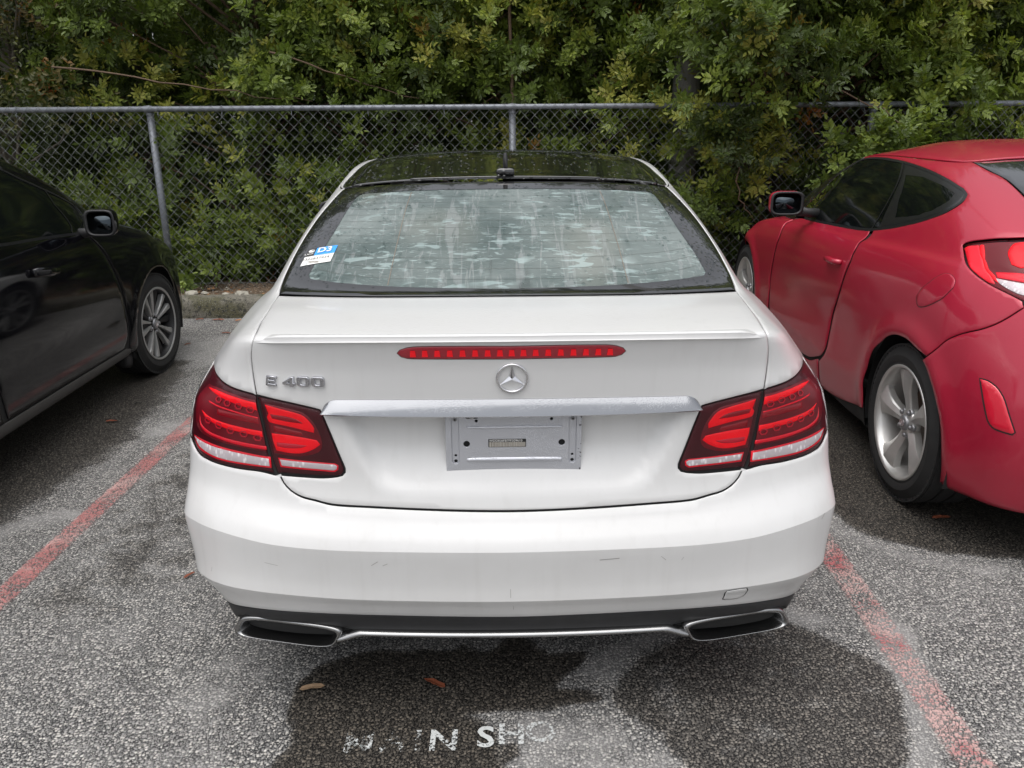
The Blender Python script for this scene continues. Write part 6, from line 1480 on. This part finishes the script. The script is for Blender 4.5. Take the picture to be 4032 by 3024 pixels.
panel('roof_panel', RR, [(-.97, .02, 1), (0, .02), (.97, .02, 1), (.985, .5), (.97, .98, 1), (0, .98), (-.97, .98, 1), (-.985, .5)], M['red'], rc, h=.03, gap=.0, edge=.002, rim=.006)
rs_r = [(0, 11.5), (1.5, 11.55), (2.4, 11.9), (2.5, 12.3), (2.70, 13.29), (3.16, 13.66), (3.72, 13.985, 1), (2, 13.985), (0, 13.985)]
panel('rear_screen', RD, rs_r+[(-p[0],)+tuple(p[1:]) for p in reversed(rs_r[1:-1])], simple('grey_rear_glass', (.02, .022, .024), .10, coat=1, crough=.05), rc, h=.03, gap=.003, edge=.002, rim=.006, off=-.002)
hg = [(0, 9.0), (1.5, 9.05), (3.0, 9.4), (3.45, 9.2), (3.33, 9.911), (3.105, 11.329), (2.9, 11.75), (2.35, 11.85), (1.5, 11.5), (0, 11.45)]
panel('tailgate', RD, hg+[(-p[0],)+tuple(p[1:]) for p in reversed(hg[1:-1])], M['red'], rc, h=.025, gap=.003, rim=.004)
# tail lamps
lmp = [(p[0], p[1]) for p in lamp_r]
for sg in (1, -1):
    sd = lambda p: [(sg*a[0], a[1]) for a in (p if sg > 0 else p[::-1])]
    base = panel('tail_light', RD, sd(lmp), simple('red_lamp_housing', (.13, .003, .008), .25), rc, h=.014, gap=.003, edge=.002, rim=.008, off=-.006)
    panel('reflector', RD, sd([(5.93, 11.38), (5.78, 11.46), (5.40, 11.54), (5.43, 11.3), (5.30, 10.85), (4.85, 9.87), (4.72, 9.5), (4.9, 9.52), (5.33, 9.95), (5.62, 10.4), (5.9, 11.1)]), M['redtrim'], base, h=.012, gap=0, edge=.001, rim=.003, off=-.0045)
    panel('light_line', RD, sd([(-p[0], p[1]) for p in b('lampmid')]), M['redbar'], base, h=.01, gap=0.001, edge=.001, rim=.003, off=-.0032)
    panel('light_bulb', RD, sd([(-p[0], p[1]) for p in b('lampbulb')]), M['redbar'], base, h=.01, gap=0, edge=.004, rim=.004, off=-.0026)
    panel('clear_lamp', RD, sd([(-p[0], p[1]) for p in b('lampclear')]), M['lampclear'], base, h=.01, gap=0, edge=.001, rim=.003, off=-.0034)
    panel('lower_reflector', RD, sd([(4.75, 10.05), (4.4, 10.1), (4.0, 10.1), (3.6, 10.1), (3.5, 10.9), (3.9, 10.95), (4.4, 10.9), (4.9, 10.6)]), M['redtrim'], base, h=.012, gap=0, edge=.001, rim=.003, off=-.0042)
    panel('lens', RD, sd(lmp), M['lens'], base, h=.014, gap=.003, edge=.002, rim=.006, off=.001)
    base['label'] = ('left' if sg < 0 else 'right')+' wraparound red tail lamp'
    rf = [(-p[0], p[1]) for p in b('reflector')]
    pk = panel('bumper_reflector', RD, sd(rf), simple('reflector_red', (.62, .012, .035), .25, coat=1), rc, h=.014, gap=.002, edge=.003, rim=.004, off=.003)
    panel('reflector_recess', RD, sd(rf), M['shell'], pk, h=.014, gap=-.003, edge=.0, rim=.0, off=.0008)
    fd = [(-p[0], p[1]) for p in b('fuel')]
    if sg < 0:
        panel('fuel_flap_joint', RD, sd(fd), M['shell'], rc, h=.014, gap=-.001, edge=0, rim=0, off=.0008)
        panel('fuel_flap', RD, sd(fd), M['red'], rc, h=.012, gap=.0014, edge=.0015, rim=.003, off=.0022)
    # door handle in its cup
    t, s = sg*9.20, 7.86; m_ = frame_at(RD, t, s, 0.0)
    cup = MB().sections([(0, 0, 0, .075, .034, 2.4), (-.0, 0, 0, .074, .033, 2.4)], 32)
    P = RD(np.array([sg*9.26]), np.array([7.9]))[0]; xo = sg*(abs(P[0]))
    hd = MB().tube([(xo+sg*.002, P[1]+.09, P[2]-.006), (xo+sg*.022, P[1]+.065, P[2]-.003), (xo+sg*.028, P[1], P[2]), (xo+sg*.024, P[1]-.07, P[2]+.003), (xo+sg*.002, P[1]-.095, P[2]+.004)], [.012, .014, .015, .015, .012], 10).obj('door_handle', M['red'], rc)
    MB().lathe([(0, .0), (.004, .0), (.005, .009), (.0, .010)], 16, 'x', (xo+sg*.038, P[1]-.062, P[2]+.002)).obj('key_cylinder', M['cap_grey'], hd)
    wing_mirror(rc, (sg*.975, 2.22, 1.07), .175, .125, .12, sg, M['red'])
    for yc in (.72, 3.37): put_wheel(WHEEL_RED, rc, sg*(.885-.1115), yc, .330, sg > 0, 0.0, .35 if yc < 1 else .2)
lf_ = fallen
# ================================================================ black saloon on the left
BK = Loft(black_rings(), black_detail)
bc = empty('parked_car', (-3.035, 1.378, 0), 0); tag(bc, 'dusty black saloon car on the left, partly out of frame', 'car')
shell('inner_body', BK, bc, M['shell'], -.008, s1=10.2, cut=((1.0, .316, .375), (3.7, .316, .375)))
MB().box((0, 2.3, .24), (1.4, 3.9, .05)).obj('floor_pan', M['shell'], bc)
for yc in (1.0, 3.7):
    for s in (-1, 1): wheel_well(bc, yc, .316, s, r=.39)
AR, AF = arch(BK, 1.0, .316, .352, 5.4, 9.0), arch(BK, 3.7, .316, .352, 11.5, 15.0)
bw = [tuple(p) for p in BAKED['b_window']]
win = [(7.2, 11.15), (7.9, 11.05), (8.916, 10.9)]+bw[1:7]+[(11.30, 10.78), (11.62, 11.42), (11.80, 11.68), (11.62, 12.08), (11.40, 12.46), (11.19, 12.81), (11.05, 13.18), (10.74, 13.556), (10.27, 13.68), (9, 13.7), (8, 13.65), (7.2, 13.3), (7.0, 12.2)]
top = [(p[0], p[1]) for p in win[9:]]
both('side_window', BK, win, M['tint_glass'], bc, h=.03, gap=.002, off=-.003)
dfr = [tuple(p) for p in BAKED['b_doorfront']]
door = [(9.25, 2.25, 1), (10.4, 2.20), (11.72, 2.1, 1), (11.86, 3.0), (11.90, 4.2), (11.83, 5.5), (11.66, 7.0), (11.45, 8.2), (11.25, 9.3), (11.18, 9.86, 1), (10.948, 9.94), (10.434, 10.13), (9.984, 10.29), (9.704, 10.44), (9.30, 10.69, 1), (9.2, 8), (9.18, 5)]
both('door', BK, door, M['black'], bc, h=.025, gap=.003)
both('rear_door', BK, [(8.0, 2.25, 1), (9.18, 2.25, 1), (9.12, 5), (9.14, 8), (9.24, 10.72, 1), (8.9, 10.86), (7.9, 11.0), (7.3, 11.1, 1), (7.35, 8), (7.6, 5)], M['black'], bc, h=.04, gap=.003)
both('sill', BK, [(8.0, .95, 1), (11.9, .95, 1), (12.0, 1.6), (11.8, 2.0, 1), (10.4, 2.11), (9.2, 2.16), (8.0, 2.16, 1)], simple('dusty_sill', (.06, .058, .055), .6, var=.3, vscale=10), bc, h=.03, gap=.001)
AFu = [p for p in AF[::-1] if p[1] > .95]
wing = [(11.95, .95, 1)]+AFu+[(15.0, .95, 1), (15.05, 4), (15.0, 8.3, 1), (13.6, 9.6), (12.6, 10.6), (12.2, 11.0, 1), (11.9, 11.0), (11.35, 10.75), (11.22, 9.9), (11.29, 9.3), (11.49, 8.2), (11.70, 7.0), (11.88, 5.5), (11.95, 4.2), (11.92, 3), (11.9, 2)]
both('front_wing', BK, wing, M['black'], bc, h=.025, gap=.003)
both('rear_wing', BK, [(5.2, .95, 1)]+[p for p in AR if p[1] > .95][::-1]+[(7.9, .95, 1), (7.9, 2.2), (7.5, 5), (7.3, 8), (7.2, 11.1, 1), (6.9, 12.2), (7.1, 13.35), (8, 13.72), (9, 13.76), (10.3, 13.74), (10.78, 13.61), (11.1, 13.22), (11.9, 13.98, 1), (4.1, 13.98, 1), (3.9, 11, 1), (4.5, 9), (5.2, 6)], M['black'], bc, h=.04, gap=.002)
both('windscreen_pillar', BK, [(12.25, 11.02, 1), (12.75, 11.02, 1), (12.75, 13.97, 1), (11.95, 13.97, 1), (11.12, 13.2), (11.24, 12.82), (11.46, 12.47), (11.68, 12.08), (11.86, 11.68), (11.70, 11.42), (11.40, 10.85), (11.9, 11.02)], M['black'], bc, h=.025, gap=.001)
panel('bonnet', BK, [(13.65, 9.65, 1), (15.0, 8.4, 1), (16, 8.4), (17.0, 8.4, 1), (18.35, 9.65, 1), (19.3, 10.95, 1), (16, 10.95), (12.7, 10.95, 1)], M['black'], bc, h=.035)
panel('front_bumper', BK, [(15.05, .95, 1), (16.95, .95, 1), (16.95, 8.3, 1), (15.05, 8.3, 1)], M['black'], bc, h=.04)
panel('windscreen', BK, [(12.8, 11.05, 1), (19.2, 11.05, 1), (19.2, 13.95, 1), (12.8, 13.95, 1)], M['tint_glass'], bc, h=.05)
rb = [(0, .95), (2, .95), (5.15, .95, 1), (5.15, 6), (4.45, 9), (3.85, 11.0, 1), (2, 11), (0, 11)]
panel('rear_end', BK, rb+[(-p[0],)+tuple(p[1:]) for p in reversed(rb[1:-1])], M['black'], bc, h=.05)
panel('rear_screen', BK, [(-3.8, 11.05, 1), (3.8, 11.05, 1), (4.0, 13.95, 1), (-4.0, 13.95, 1)], M['tint_glass'], bc, h=.05)
BR = Roof(BK, 4.0, 12.9, .05)
panel('roof_panel', BR, [(-.99, .01, 1), (0, .01), (.99, .01, 1), (.99, .99, 1), (0, .99), (-.99, .99, 1)], M['black'], bc, h=.04, gap=0)
wbar = [tuple(p) for p in BAKED['b_bar']]
for sg in (1, -1):
    v, f = ribbon(BK, [(sg*t, s) for t, s in interp_pts([(11.50, 12.28), (11.22, 11.77), (11.05, 11.2), (10.96, 10.5), (10.95, 10.03)], 20)], .010, -.0005); link('window_bar', mesh('window_bar', v, f), bc, trimm)
    v, f = ribbon(BK, [tuple(p) for p in resample([(sg*p[0], p[1]) for p in win], .03, .35, .12)]+[(sg*win[0][0], win[0][1])], .014, -.0004); link('window_seal', mesh('window_seal', v, f), bc, trimm)
    P = BK(np.array([sg*10.17]), np.array([8.147]))[0]; xo = sg*abs(P[0])
    MB().sections([(P[1]-.10, xo+sg*.006, P[2]+.012, .012, .016, 3), (P[1]-.085, xo+sg*.022, P[2]+.012, .013, .022, 3), (P[1]+.0, xo+sg*.028, P[2], .013, .022, 3), (P[1]+.085, xo+sg*.022, P[2]-.008, .013, .017, 3), (P[1]+.105, xo+sg*.004, P[2]-.010, .010, .014, 3)], 20).obj('door_handle', M['black'], bc)
    wing_mirror(bc, (sg*.975, 2.90, 1.040), .145, .128, .13, sg, M['black'])
    for yc in (1.0, 3.7): put_wheel(WHEEL_BLK, bc, sg*(.872-.107), yc, .316, sg > 0, -.06 if yc > 2 else 0, .25)
    MB().sections([(3.27, sg*.80, .30, .03, .14, 4), (3.31, sg*.80, .29, .045, .15, 4)], 20).obj('mud_flap', M['plastic'], bc)
